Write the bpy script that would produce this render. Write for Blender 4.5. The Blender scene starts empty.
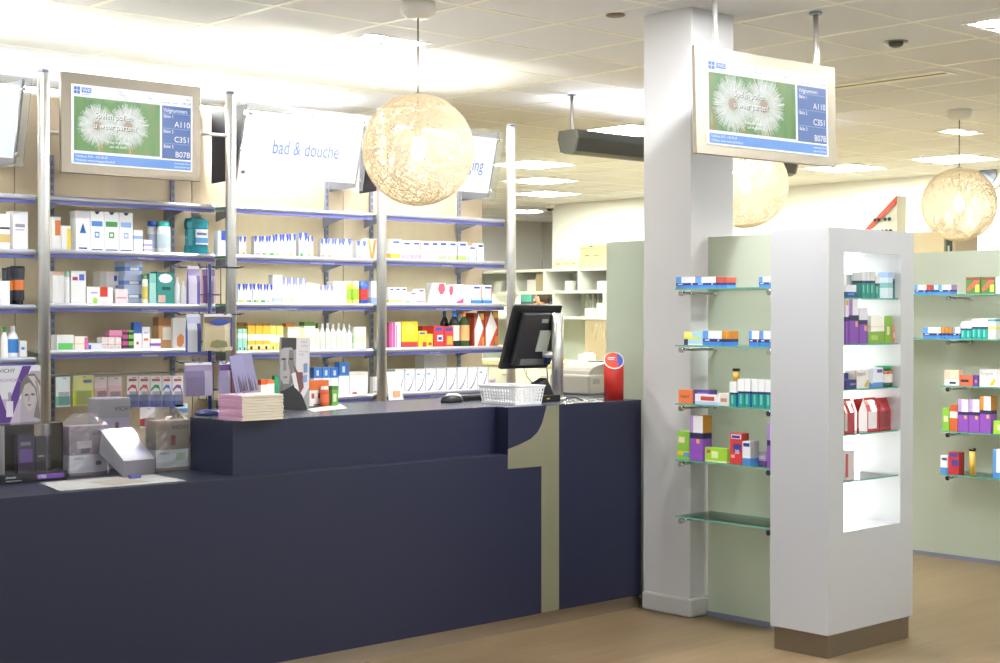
import bpy, bmesh, math, random
from mathutils import Vector, Matrix
random.seed(7)
scene = bpy.context.scene
COL = scene.collection

# ------------------------------------------------------------------ camera
FPX, CAMH = 1496.7, 1.38
YAW, PITCH = math.radians(47.49), math.radians(-0.6444)
cam_d = bpy.data.cameras.new('camera'); cam = bpy.data.objects.new('camera', cam_d); COL.objects.link(cam)
cam_d.sensor_width = 36.0; cam_d.lens = FPX / 1000 * 36.0; cam_d.clip_start = .05; cam_d.clip_end = 100
FW = Vector((math.cos(YAW) * math.cos(PITCH), math.sin(YAW) * math.cos(PITCH), math.sin(PITCH)))
RT = Vector((math.sin(YAW), -math.cos(YAW), 0)); DN = FW.cross(RT)
cam.location = (0, 0, CAMH)
cam.rotation_euler = Matrix((RT, -DN, -FW)).transposed().to_euler()
scene.camera = cam

# ------------------------------------------------------------------ world, exposure
world = bpy.data.worlds.new('world'); scene.world = world; world.use_nodes = True
world.node_tree.nodes['Background'].inputs[0].default_value = (.94, .97, 1, 1)
world.node_tree.nodes['Background'].inputs[1].default_value = 1.6
vs = scene.view_settings
vs.view_transform = 'Standard'; vs.look = 'None'; vs.gamma = 1; vs.use_curve_mapping = False
vs.exposure = 0.12
CEIL = 2.773

def area_light(name, loc, sx, sy, watts, col=(1, .95, .86), rot=(0, 0, 0)):
    d = bpy.data.lights.new(name, 'AREA'); d.shape = 'RECTANGLE'; d.size = sx; d.size_y = sy; d.energy = watts; d.color = col
    o = bpy.data.objects.new(name, d); COL.objects.link(o); o.location = loc; o.rotation_euler = rot
    return o

# portals that guide the sampling of daylight through the two walls with added glazing
for nm, loc, sx, rot in (('front_portal', (6.5, -3.13, 1.485), 19.0, (math.radians(-90), 0, 0)), ('left_portal', (-3.13, 3.0, 1.485), 12.0, (math.radians(-90), 0, math.radians(-90)))):
    p_ = area_light(nm, loc, sx, 2.27, 1, rot=rot); p_.data.cycles.is_portal = True

# pixel -> world helpers (a pixel gives a direction; the plane it lies on gives the distance)
def ray(x, y): return FW + RT * ((x - 500) / FPX) + DN * ((y - 331.5) / FPX)
EYE = Vector((0, 0, CAMH))
def onz(x, y, z): d = ray(x, y); return EYE + d * ((z - CAMH) / d.z)
def onx(x, y, X): d = ray(x, y); return EYE + d * (X / d.x)
def ony(x, y, Y): d = ray(x, y); return EYE + d * (Y / d.y)
def ond(x, y, dep): return EYE + ray(x, y) * dep

# ------------------------------------------------------------------ materials
def lin(c):
    if isinstance(c, str):
        c = [int(c[i:i + 2], 16) / 255 for i in (0, 2, 4)]
    return tuple((v / 12.92 if v <= .04045 else ((v + .055) / 1.055) ** 2.4) for v in c[:3])
MATS = {}
def mat(name, col='808080', rough=.5, metal=0, emit=0, attr=False, noise=0, nscale=(8, 8, 8), bump=0, coat=0, spec=None, emit_col=None, dark=False):
    if name in MATS: return MATS[name]
    m = bpy.data.materials.new(name); m.use_nodes = True; nt = m.node_tree; N = nt.nodes; L = nt.links
    b = N['Principled BSDF']; c = lin(col)
    b.inputs['Base Color'].default_value = (*c, 1); b.inputs['Roughness'].default_value = rough; b.inputs['Metallic'].default_value = metal
    if spec is not None: b.inputs['Specular IOR Level'].default_value = spec
    if coat: b.inputs['Coat Weight'].default_value = coat
    src = None
    if attr:
        a = N.new('ShaderNodeAttribute'); a.attribute_name = 'Col'; src = a.outputs['Color']
        if dark: b.inputs['Base Color'].default_value = (.02, .02, .02, 1)
        else: L.new(src, b.inputs['Base Color'])
        if emit:
            L.new(src, b.inputs['Emission Color']); b.inputs['Emission Strength'].default_value = emit
    elif emit:
        b.inputs['Emission Color'].default_value = (*(lin(emit_col) if emit_col else c), 1); b.inputs['Emission Strength'].default_value = emit
    if noise or bump:
        t = N.new('ShaderNodeTexCoord'); mp = N.new('ShaderNodeMapping'); mp.inputs['Scale'].default_value = nscale
        n = N.new('ShaderNodeTexNoise'); n.inputs['Scale'].default_value = 1; n.inputs['Detail'].default_value = 5
        L.new(t.outputs['Object'], mp.inputs[0]); L.new(mp.outputs[0], n.inputs['Vector'])
        if noise:
            mx = N.new('ShaderNodeMix'); mx.data_type = 'RGBA'
            mx.inputs['A'].default_value = (*[v * (1 - noise) for v in c], 1); mx.inputs['B'].default_value = (*[min(1, v * (1 + noise)) for v in c], 1)
            L.new(n.outputs[0], mx.inputs['Factor']); L.new(mx.outputs['Result'], b.inputs['Base Color'])
        if bump:
            bp = N.new('ShaderNodeBump'); bp.inputs['Strength'].default_value = bump; bp.inputs['Distance'].default_value = .002
            L.new(n.outputs[0], bp.inputs['Height']); L.new(bp.outputs[0], b.inputs['Normal'])
    MATS[name] = m; return m
def glass(name, tint='fafdfb', refl=.07, rough=.02, haze=0):
    if name in MATS: return MATS[name]
    m = bpy.data.materials.new(name); m.use_nodes = True; nt = m.node_tree; N = nt.nodes; L = nt.links
    N.remove(N['Principled BSDF']); out = N['Material Output']
    t = N.new('ShaderNodeBsdfTransparent'); t.inputs[0].default_value = (*lin(tint), 1)
    g = N.new('ShaderNodeBsdfGlossy'); g.inputs['Roughness'].default_value = rough
    lw = N.new('ShaderNodeFresnel'); lw.inputs[0].default_value = 1.25
    ad = N.new('ShaderNodeMath'); ad.operation = 'ADD'; ad.inputs[1].default_value = refl * .3; L.new(lw.outputs[0], ad.inputs[0])
    mx = N.new('ShaderNodeMixShader'); L.new(ad.outputs[0], mx.inputs[0]); L.new(t.outputs[0], mx.inputs[1]); L.new(g.outputs[0], mx.inputs[2])
    last = mx.outputs[0]
    if haze:
        d = N.new('ShaderNodeBsdfDiffuse'); d.inputs[0].default_value = (.9, .9, .9, 1)
        m2 = N.new('ShaderNodeMixShader'); m2.inputs[0].default_value = haze; L.new(last, m2.inputs[1]); L.new(d.outputs[0], m2.inputs[2]); last = m2.outputs[0]
    L.new(last, out.inputs[0]); MATS[name] = m; return m

PRINT = mat('printed_card', rough=.45, attr=True)
PLAST = mat('printed_plastic', rough=.22, attr=True)
SCREEN = mat('screen_picture', rough=.3, attr=True, emit=.95, dark=True)
STEEL = mat('brushed_steel', 'dcd9d4', .36, .9, noise=.05, nscale=(4, 4, 60))
CHROME = mat('chrome', 'd8d8d8', .12, 1)
NAVY = mat('navy_laminate', '1b1e36', .42, noise=.1, nscale=(500, 500, 500))
NAVYTOP = mat('navy_top_laminate', '282b3a', .3, noise=.08, nscale=(400, 400, 400))
WHITE = mat('white_paint', 'e9e7e2', .6, noise=.015)
WOOD = mat('maple_veneer', 'c9b79c', .45, noise=.08, nscale=(14, 14, 1.2))
BLACK = mat('black_plastic', '17181a', .35)
GLASS = glass('clear_glass'); ACRYL = glass('clear_acrylic', 'fafafa', .1); FILM = glass('crumpled_film', 'f4f4f6', .25, .15, .07)
GEDGE = mat('green_glass_edge', '62a892', .15, emit=.0)
RAIL = mat('silver_rail', 'c4c6d4', .3, .6); BLUE = mat('blue_rail_strip', '55589c', .4)
STRIP = mat('grey_strip', '8e93a8', .35, .5)

# ------------------------------------------------------------------ mesh builder
class MB:
    def __init__(s): s.v = []; s.f = []; s.c = []; s.m = []; s.sm = []
    def add(s, vs_, fs, col=None, mi=0, smooth=False):
        o = len(s.v); s.v += [tuple(p) for p in vs_]
        for k, f in enumerate(fs):
            s.f.append(tuple(o + i for i in f)); s.c.append(col[k] if isinstance(col, list) else col); s.m.append(mi); s.sm.append(smooth)
        return s
    def box(s, a, b, col=None, mi=0):
        x0, y0, z0 = a; x1, y1, z1 = b
        return s.add([(x0, y0, z0), (x1, y0, z0), (x1, y1, z0), (x0, y1, z0), (x0, y0, z1), (x1, y0, z1), (x1, y1, z1), (x0, y1, z1)],
                     [(0, 3, 2, 1), (4, 5, 6, 7), (0, 1, 5, 4), (1, 2, 6, 5), (2, 3, 7, 6), (3, 0, 4, 7)], col, mi)
    def bar(s, p, q, r, n=8, col=None, mi=0, r2=None):
        p = Vector(p); q = Vector(q); d = (q - p).normalized(); u = d.orthogonal().normalized(); w = d.cross(u); r2 = r if r2 is None else r2
        ring = [u * math.cos(2 * math.pi * k / n) + w * math.sin(2 * math.pi * k / n) for k in range(n)]
        vs_ = [p + e * r for e in ring] + [q + e * r2 for e in ring]
        fs = [(k, (k + 1) % n, n + (k + 1) % n, n + k) for k in range(n)]
        s.add(vs_, fs, col, mi, True)
        o = len(s.v) - 2 * n
        s.f.append(tuple(o + k for k in range(n - 1, -1, -1))); s.f.append(tuple(o + n + k for k in range(n)))
        s.c += [col, col]; s.m += [mi, mi]; s.sm += [False, False]
        return s
    def tube(s, pts, r, n=6, col=None, closed=False, mi=0):
        P = [Vector(p) for p in pts]; N = len(P); rings = []; u = None
        for i in range(N):
            a = P[(i - 1) % N] if (closed or i) else P[0]; b = P[(i + 1) % N] if (closed or i < N - 1) else P[-1]
            d = (b - a).normalized()
            u = (d.orthogonal() if u is None else (u - d * u.dot(d))).normalized(); w = d.cross(u)
            rings.append([P[i] + (u * math.cos(2 * math.pi * k / n) + w * math.sin(2 * math.pi * k / n)) * r for k in range(n)])
        vs_ = [p for ring in rings for p in ring]; fs = []
        for i in range(N if closed else N - 1):
            j = (i + 1) % N
            for k in range(n): fs.append((i * n + k, i * n + (k + 1) % n, j * n + (k + 1) % n, j * n + k))
        if not closed: fs += [tuple(range(n - 1, -1, -1)), tuple((N - 1) * n + k for k in range(n))]
        return s.add(vs_, fs, col, mi, True)
    def lathe(s, prof, n=16, cx=0, cy=0, cols=None, sx=1, sy=1, mi=0):
        # prof: [(r, z)], cols: colour per segment
        vs_ = []; fs = []; cc = []
        for r, z in prof:
            for k in range(n): vs_.append((cx + sx * r * math.cos(2 * math.pi * k / n), cy + sy * r * math.sin(2 * math.pi * k / n), z))
        for i in range(len(prof) - 1):
            for k in range(n):
                fs.append((i * n + k, i * n + (k + 1) % n, (i + 1) * n + (k + 1) % n, (i + 1) * n + k)); cc.append(cols[i] if cols else None)
        fs.append(tuple(range(n - 1, -1, -1))); cc.append(cols[0] if cols else None)
        fs.append(tuple((len(prof) - 1) * n + k for k in range(n))); cc.append(cols[-1] if cols else None)
        return s.add(vs_, fs, cc, mi, True)
    def poly(s, pts, col=None, mi=0):
        return s.add(pts, [tuple(range(len(pts)))], col, mi)
    def prism(s, pts, d, col=None, mi=0):
        # pts: ring of 3D points (ccw seen from outside front), d: extrusion vector backwards
        n = len(pts); d = Vector(d); b = [Vector(p) + d for p in pts]
        return s.add([*pts, *b], [tuple(range(n)), tuple(range(2 * n - 1, n - 1, -1))] + [((k + 1) % n, k, n + k, n + (k + 1) % n) for k in range(n)], col, mi)
    def mesh(s, name, mats):
        me = bpy.data.meshes.new(name); me.from_pydata(s.v, [], s.f); mats = mats if isinstance(mats, (list, tuple)) else [mats]
        for m in mats: me.materials.append(m)
        me.polygons.foreach_set('material_index', s.m); me.polygons.foreach_set('use_smooth', s.sm)
        if any(c is not None for c in s.c):
            at = me.color_attributes.new('Col', 'FLOAT_COLOR', 'CORNER'); arr = []
            for p, c in zip(me.polygons, s.c):
                arr += [*lin(c or 'ffffff'), 1.0] * p.loop_total
            at.data.foreach_set('color', arr)
        me.update(); return me
    def build(s, name, mats, parent=None, loc=None, rz=0):
        o = bpy.data.objects.new(name, s.mesh(name, mats)); COL.objects.link(o)
        if parent: o.parent = parent
        if loc is not None: o.location = loc
        if rz: o.rotation_euler = (0, 0, rz)
        return o

LABELS = {}
def tag(o, label, cat, group=None, kind=None):
    o['label'] = label; o['category'] = cat
    if group: o['group'] = group
    if kind: o['kind'] = kind
    return o
def struct(o, label=None, cat=None):
    o['kind'] = 'structure'
    if label: o['label'] = label
    if cat: o['category'] = cat
    return o
def thing(name, label, cat, loc=(0, 0, 0), rz=0, group=None):
    o = bpy.data.objects.new(name, None); COL.objects.link(o); o.location = loc; o.rotation_euler = (0, 0, rz); o.empty_display_size = .05
    return tag(o, label, cat, group)
def bevel(o, w=.004, seg=2):
    m = o.modifiers.new('bevel', 'BEVEL'); m.width = w; m.segments = seg; m.limit_method = 'ANGLE'; return o
_fc = {}
def text(s, size, m, parent, loc, rot=(math.pi / 2, 0, 0), xs=1.0, align='LEFT', name='lettering', ext=0.0, col=None):
    cu = bpy.data.curves.new('t', 'FONT'); cu.body = s; cu.size = size; cu.align_x = align; cu.extrude = ext; cu.resolution_u = 3
    tmp = bpy.data.objects.new('t', cu); COL.objects.link(tmp)
    dg = bpy.context.evaluated_depsgraph_get(); me = bpy.data.meshes.new_from_object(tmp.evaluated_get(dg))
    COL.objects.unlink(tmp); bpy.data.objects.remove(tmp); bpy.data.curves.remove(cu)
    for v in me.vertices: v.co.x *= xs
    me.materials.clear(); me.materials.append(m)
    if col:
        at = me.color_attributes.new('Col', 'FLOAT_COLOR', 'CORNER'); at.data.foreach_set('color', [*lin(col), 1.0] * len(at.data))
    o = bpy.data.objects.new(name, me); COL.objects.link(o); o.parent = parent; o.location = loc; o.rotation_euler = rot
    o['kind'] = 'stuff'
    return o

# ================================================================== THE SETTING
# floor: wood-look vinyl, boards along X
def floor_material():
    m = bpy.data.materials.new('wood_vinyl'); m.use_nodes = True; nt = m.node_tree; N = nt.nodes; L = nt.links; b = N['Principled BSDF']
    t = N.new('ShaderNodeTexCoord')
    br = N.new('ShaderNodeTexBrick'); br.inputs['Scale'].default_value = 1; br.inputs['Brick Width'].default_value = 1.2; br.inputs['Row Height'].default_value = .16
    br.inputs['Mortar Size'].default_value = .0012; br.inputs['Color1'].default_value = (*lin('7d6a4e'), 1); br.inputs['Color2'].default_value = (*lin('786449'), 1); br.inputs['Mortar'].default_value = (*lin('6f5d43'), 1)
    mp = N.new('ShaderNodeMapping'); mp.inputs['Scale'].default_value = (2.2, 26, 1); n = N.new('ShaderNodeTexNoise'); n.inputs['Scale'].default_value = 1; n.inputs['Detail'].default_value = 8
    mx = N.new('ShaderNodeMix'); mx.data_type = 'RGBA'; mx.blend_type = 'MULTIPLY'; mx.inputs['Factor'].default_value = 1
    cr = N.new('ShaderNodeValToRGB'); cr.color_ramp.elements[0].position = .3; cr.color_ramp.elements[0].color = (.8, .78, .76, 1); cr.color_ramp.elements[1].position = .72; cr.color_ramp.elements[1].color = (1.06, 1.05, 1.04, 1)
    L.new(t.outputs['Object'], br.inputs['Vector']); L.new(t.outputs['Object'], mp.inputs[0]); L.new(mp.outputs[0], n.inputs['Vector']); L.new(n.outputs[0], cr.inputs[0])
    L.new(br.outputs['Color'], mx.inputs['A']); L.new(cr.outputs[0], mx.inputs['B']); L.new(mx.outputs['Result'], b.inputs['Base Color'])
    b.inputs['Roughness'].default_value = .38
    return m
RX0, RX1, RY0, RY1 = -3.0, 16.0, -3.0, 16.5
struct(MB().box((RX0, RY0, -.1), (RX1, RY1, 0)).build('floor', floor_material()))
WALLM = mat('wall_paint', 'edece6', .7, noise=.01)
# unseen street walls behind the camera, windows added to bring in fill daylight
def added_shopfront(name, n, p, q, axis):
    w = bpy.data.objects.new(name, None); COL.objects.link(w); struct(w)
    def bx(nm, u0, u1, z0, z1, th, m):
        if axis == 'x': return MB().box((u0, -th, z0), (u1, 0, z1)).build(nm, m, w)
        return MB().box((-th, u0, z0), (0, u1, z1)).build(nm, m, w)
    bx('sill_wall', p, q, 0, .35, .1, WALLM); bx('header_wall', p, q, 2.62, 3, .1, WALLM)
    k = (q - p) / n
    for i in range(n):
        bx('mullion', p + i * k - .03, p + i * k + .03, .35, 2.62, .08, STRIP)
        o = bx('added_window_pane', p + i * k + .03, p + (i + 1) * k - .03, .35, 2.62, .008, GLASS)
    w.location = (0, RY0, 0) if axis == 'x' else (RX0, 0, 0)
    return w
added_shopfront('wall_front', 6, RX0, RX1, 'x'); added_shopfront('wall_left', 5, RY0, 9.0, 'y')
struct(MB().box((RX0 - .1, 9.0, 0), (RX0, RY1 + .1, 3)).build('wall_left_solid', WALLM))
struct(MB().box((RX0, RY1, 0), (RX1, RY1 + .1, 3)).build('wall_back', WALLM))
struct(MB().box((13.3, RY0, 0), (13.45, onx(552.5, 230, 13.3).y, CEIL)).build('wall_right', WALLM))
struct(MB().box((RX1, RY0, 0), (RX1 + .1, RY1, 3)).build('wall_end', mat('recess_paint', 'd4d4cc', .7)))
# ceiling: slab, grid of bars, tiles
ceil = struct(MB().box((RX0, RY0, CEIL + .03), (RX1, RY1, CEIL + .1)).build('ceiling', WHITE))
TX, TY, GX, GY = .6115, .584, 5.055, 5.685
TILEM = mat('ceiling_tile', 'e6e6e6', .9, noise=.03, nscale=(300, 300, 300)); GRIDM = mat('ceiling_bar', 'f4f2e4', .45)
gm = MB()
i0, i1 = -13, 18; j0, j1 = -14, 18
for i in range(i0, i1 + 1): gm.box((GX + i * TX - .012, RY0, CEIL - .002), (GX + i * TX + .012, RY1, CEIL + .03))
for j in range(j0, j1 + 1): gm.box((RX0, GY + j * TY - .012, CEIL - .001), (RX1, GY + j * TY + .012, CEIL + .03))
g = gm.build('ceiling_grid', GRIDM, ceil); g['kind'] = 'stuff'
HOLES = {}   # tile cells replaced by light panels
def cell(x, y): return (math.floor((x - GX) / TX), math.floor((y - GY) / TY))
def cell_mid(c): return (GX + (c[0] + .5) * TX, GY + (c[1] + .5) * TY)
PANELS = [cell(*p) for p in ((9.6, 9.9), (10.9, 11.2), (12.1, 12.4), (11.2, 9.6), (11.9, 8.4), (12.3, 7.0), (8.6, 7.9), (9.0, 1.8), (7.5, 8.8), (1.2, 2.2), (3.0, 3.2), (3.1, .9), (5.2, 2.2), (.8, 5.0), (7.2, 1.2))]  # panels over the shop floor and aisles are unseen, added as fill light
tl = MB().box((-TX / 2 + .013, -TY / 2 + .013, 0), (TX / 2 - .013, TY / 2 - .013, .012)).mesh('ceiling_tile', TILEM)
rest = MB(); ntile = 0
cells = []
for i in range(i0, i1):
    for j in range(j0, j1):
        if (i, j) in PANELS: continue
        cx, cy = cell_mid((i, j)); v = Vector((cx, cy, CEIL)) - EYE; dep = v.dot(FW); sx = v.dot(RT) / dep if dep > 1 else 9; sy = v.dot(DN) / dep if dep > 1 else -9
        vis = dep > 1 and abs(sx) < .37 and -.27 < sy < 0 and cx < 13.4 and not (cy > 7.6 and sx < -.02)
        cells.append((0 if vis else 1, dep, cx, cy))
cells.sort()
for nv, dep, cx, cy in cells:
    if nv == 0 and ntile < 300:
        o = bpy.data.objects.new('ceiling_tile', tl); COL.objects.link(o); o.parent = ceil; o.location = (cx, cy, CEIL + .001); ntile += 1
    else: rest.box((cx - TX / 2 + .013, cy - TY / 2 + .013, CEIL + .001), (cx + TX / 2 - .013, cy + TY / 2 - .013, CEIL + .013))
r_ = rest.build('ceiling_tile_field', TILEM, ceil); r_['kind'] = 'stuff'
ADDED_LAMP = mat('added_lamp_diffuser', 'ffffff', .5, emit=17, emit_col='ecf3ff')  # glow of the unseen ceiling panels added as fill
LAMPF = mat('far_lamp_diffuser', 'ffffff', .5, emit=115, emit_col='f8ffec')
names = {}
for k, c in enumerate(PANELS):
    cx, cy = cell_mid(c); far = k < 9
    where = ['nearest the steel pole end', 'over the white cubby shelf', 'deepest by the recess', 'above the cream cartons', 'above the far white wall', 'left of the far lamp', 'added just beyond the dark hanging fixture', 'added out of view over the right aisle', 'deep left of the dark hanging fixture',  # panel beyond the dark fixture added to brighten the cubby shelf
             'added out of view over the left aisle', 'added out of view over the shop floor', 'added out of view near the entrance', 'added out of view over the right shop floor', 'added out of view over the left wall side', 'added out of view over the entrance right'][k]
    t = thing('ceiling_light_panel', 'square white recessed ceiling light panel ' + where, 'ceiling light', (cx, cy, CEIL), 0, 'recessed ceiling light panels')
    MB().box((-TX / 2 + .02, -TY / 2 + .02, .004), (TX / 2 - .02, TY / 2 - .02, .014)).build('diffuser', LAMPF if far else ADDED_LAMP, t)
    fr = MB(); a, b = TX / 2 - .013, TY / 2 - .013
    fr.box((-a, -b, -.002), (a, -b + .012, .02)); fr.box((-a, b - .012, -.002), (a, b, .02)); fr.box((-a, -b + .012, -.002), (-a + .012, b - .012, .02)); fr.box((a - .012, -b + .012, -.002), (a, b - .012, .02))
    fr.build('frame', WHITE, t)

# column
COLX0, COLX1, COLY0, COLY1 = 5.225, 5.527, 4.42, 4.705
colm = mat('column_paint', 'c6c4c2', .65, noise=.03, nscale=(3, 3, 3))
c = MB().box((COLX0, COLY0, .085), (COLX1, COLY1, CEIL)).build('wall_column', colm)
struct(c)
b = MB().box((COLX0 - .008, COLY0 - .008, 0), (COLX1 + .008, COLY1 + .008, .09)).build('baseboard_column', mat('column_base', 'b9b5b0', .5, noise=.05, nscale=(6, 6, 30))); bevel(b, .012); struct(b)

# frosted green glass partitions with floor channel
def frosted_mat():
    m = bpy.data.materials.new('frosted_green_glass'); m.use_nodes = True; N = m.node_tree.nodes; L = m.node_tree.links; N.remove(N['Principled BSDF'])
    d = N.new('ShaderNodeBsdfDiffuse'); d.inputs[0].default_value = (*lin('c8cebd'), 1); t = N.new('ShaderNodeBsdfTranslucent'); t.inputs[0].default_value = (*lin('d9dfcf'), 1)
    x = N.new('ShaderNodeMixShader'); x.inputs[0].default_value = .5; L.new(d.outputs[0], x.inputs[1]); L.new(t.outputs[0], x.inputs[2])
    g = N.new('ShaderNodeBsdfGlossy'); g.inputs['Roughness'].default_value = .3; f = N.new('ShaderNodeFresnel'); f.inputs[0].default_value = 1.35
    y = N.new('ShaderNodeMixShader'); L.new(f.outputs[0], y.inputs[0]); L.new(x.outputs[0], y.inputs[1]); L.new(g.outputs[0], y.inputs[2]); L.new(y.outputs[0], N['Material Output'].inputs[0]); return m
FROST = frosted_mat()
def partition(name, X, y0, y1, zt, z0=0.0):
    t = bpy.data.objects.new(name, None); COL.objects.link(t); t.location = (X, (y0 + y1) / 2, z0); struct(t)
    h = (y1 - y0) / 2
    MB().box((0, -h, .022), (.012, h, zt - z0)).build('glass_pane', FROST, t)
    MB().box((-.008, -h, 0), (.02, h, .022)).build('floor_channel', STRIP, t)
    return t
partition('wall_glass', 5.335, 3.803, COLY0 - .01, 1.735)
partition('wall_glass_counter', 5.335, COLY1 + .01, 5.05, 1.735)
partition('wall_glass_right', 7.6, 1.5, 5.6, 1.738)

# maple back panels behind the shelving
PY = 6.80
bp = bpy.data.objects.new('wall_shelving', None); COL.objects.link(bp); bp.location = (4.1, PY, 0); struct(bp)
for a, b_ in ((1.2, 2.12), (2.12, 3.105), (3.11, 4.065), (4.07, 5.035), (5.04, 6.085)):
    MB().box((a - 4.1, 0, 0), (b_ - 4.1, .03, 2.43)).build('back_panel', WOOD, bp)

# ================================================================== SERVICE COUNTER
CF, ZL, ZH = 4.733, .776, .981
ct = thing('service_counter', 'long navy blue service counter with raised top and large silver numeral one', 'counter', (3.6, CF, 0))
def cbox(name, a, b_, m, bev=.0):
    o = MB().box((a[0] - 3.6, a[1] - CF, a[2]), (b_[0] - 3.6, b_[1] - CF, b_[2])).build(name, m, ct)
    if bev: bevel(o, bev)
    return o
CXL, CXR, CB = 1.0, 5.238, 5.46
cbox('front_panel', (CXL, CF, .063), (4.387, CF + .03, ZL - .004), NAVY)
cbox('low_top', (CXL, CF, ZL - .004), (3.05, CB, ZL), NAVYTOP)
cbox('low_top_rear', (3.05, 4.84, ZL - .004), (3.5, CB, ZL), NAVYTOP)
cbox('ledge', (3.05, CF, ZL - .004), (4.387, 4.82, ZL), NAVYTOP)
cbox('raised_panel', (3.05, 4.81, ZL), (4.387, 4.84, ZH - .004), NAVY)
cbox('end_panel', (3.05, 4.84, ZL), (3.08, 5.115, ZH - .004), NAVY)
MB().prism([(3.05 - 3.6, 5.115 - CF, ZL), (3.05 - 3.6, 5.115 - CF, ZH - .004), (3.5 - 3.6, CB - CF, ZH - .004), (3.5 - 3.6, CB - CF, ZL)], (.03, -.02, 0)).build('slanted_end_panel', NAVY, ct)
cbox('return_panel', (4.387, CF, .063), (4.417, 4.84, ZH - .004), NAVY)
cbox('tall_front_panel', (4.417, CF, .063), (CXR, CF + .03, ZH - .004), NAVY)
o = MB().prism([(3.05 - 3.6, 4.81 - CF, ZH), (4.387 - 3.6, 4.81 - CF, ZH), (4.387 - 3.6, 0, ZH), (CXR - 3.6, 0, ZH), (CXR - 3.6, 5.06 - CF, ZH), (5.9 - 3.6, 5.06 - CF, ZH), (5.9 - 3.6, CB - CF, ZH), (3.5 - 3.6, CB - CF, ZH), (3.05 - 3.6, 5.115 - CF, ZH)], (0, 0, -.004)).build('raised_top', mat('navy_worktop', '4a4c58', .26, noise=.06, nscale=(400, 400, 400)), ct)
cbox('plinth', (CXL, CF + .016, 0), (CXR, CF + .03, .063), mat('plinth_steel', 'aa9d8c', .35, .8, noise=.05, nscale=(200, 4, 4)))
cbox('rear_carcass', (CXR + .03, 5.09, 0), (5.87, CB - .03, ZH - .004), NAVY)
cbox('carcass', (CXL, CB - .03, 0), (CXR, CB, ZL - .004), NAVY)
# numeral: flat silver plate
num = [(508, 469), (541.5, 466.3), (541.5, 613), (559, 609.3), (559, 405), (546.8, 405.8), (545, 413), (542, 424), (538, 432), (531, 439), (520, 444.5), (508, 449.3)]
pts = [ony(x, y, CF - .002) for x, y in num]
for p in pts:
    p.z = min(p.z, ZH - .001)
    if p.z < .09: p.z = .064
    p.x -= 3.6; p.y -= CF
MB().prism(pts, (0, .0019, 0)).build('numeral', mat('numeral_silver', '8c8870', .42, .45, noise=.06, nscale=(3, 3, 3)), ct)

# ================================================================== STEEL POLES, SHELVES
PX_ = [3.063, 4.05, 4.998, 5.954]
for k, x in enumerate(PX_):
    t = thing('steel_pole', 'round brushed steel shelving pole, ' + ['leftmost, beside the left wall screen', 'right of the left wall screen', 'behind the string globe lamp', 'rightmost, by the back room opening'][k], 'pole', (x, 6.40, 0), 0, 'shelving poles')
    MB().lathe([(.027, 0), (.027, 2.47), (.025, 2.475)], 20).build('tube', STEEL, t)
    MB().lathe([(.026, 2.475), (.026, 2.487), (.02, 2.49)], 20).build('cap', STRIP, t)
    MB().lathe([(.045, 0), (.045, .008), (.03, .012)], 20).build('foot', STEEL, t)
for k, (x, w) in enumerate(((3.291, 'behind the left end of the wall screen bay'), (3.95, 'below the right end of the wall screen'), (4.918, 'below the bath sign'), (5.233, 'just right of the string globe lamp pole'), (5.893, 'at the right end of the back panels'))):
    t = thing('slotted_upright', 'grey slotted metal shelf upright ' + w, 'upright', (x, PY - .012, .4), 0, 'slotted uprights')
    MB().box((-.011, 0, 0), (.011, .0118, 1.75)).build('channel', STRIP, t)
    s = MB()
    for q in range(44):
        for dx in (-.0035, .0035): s.box((dx - .0016, -.0008, .02 + q * .039), (dx + .0016, 0, .045 + q * .039))
    s.build('slots', mat('slot_dark', '4b4e60', .6), t)['kind'] = 'stuff'

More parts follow.
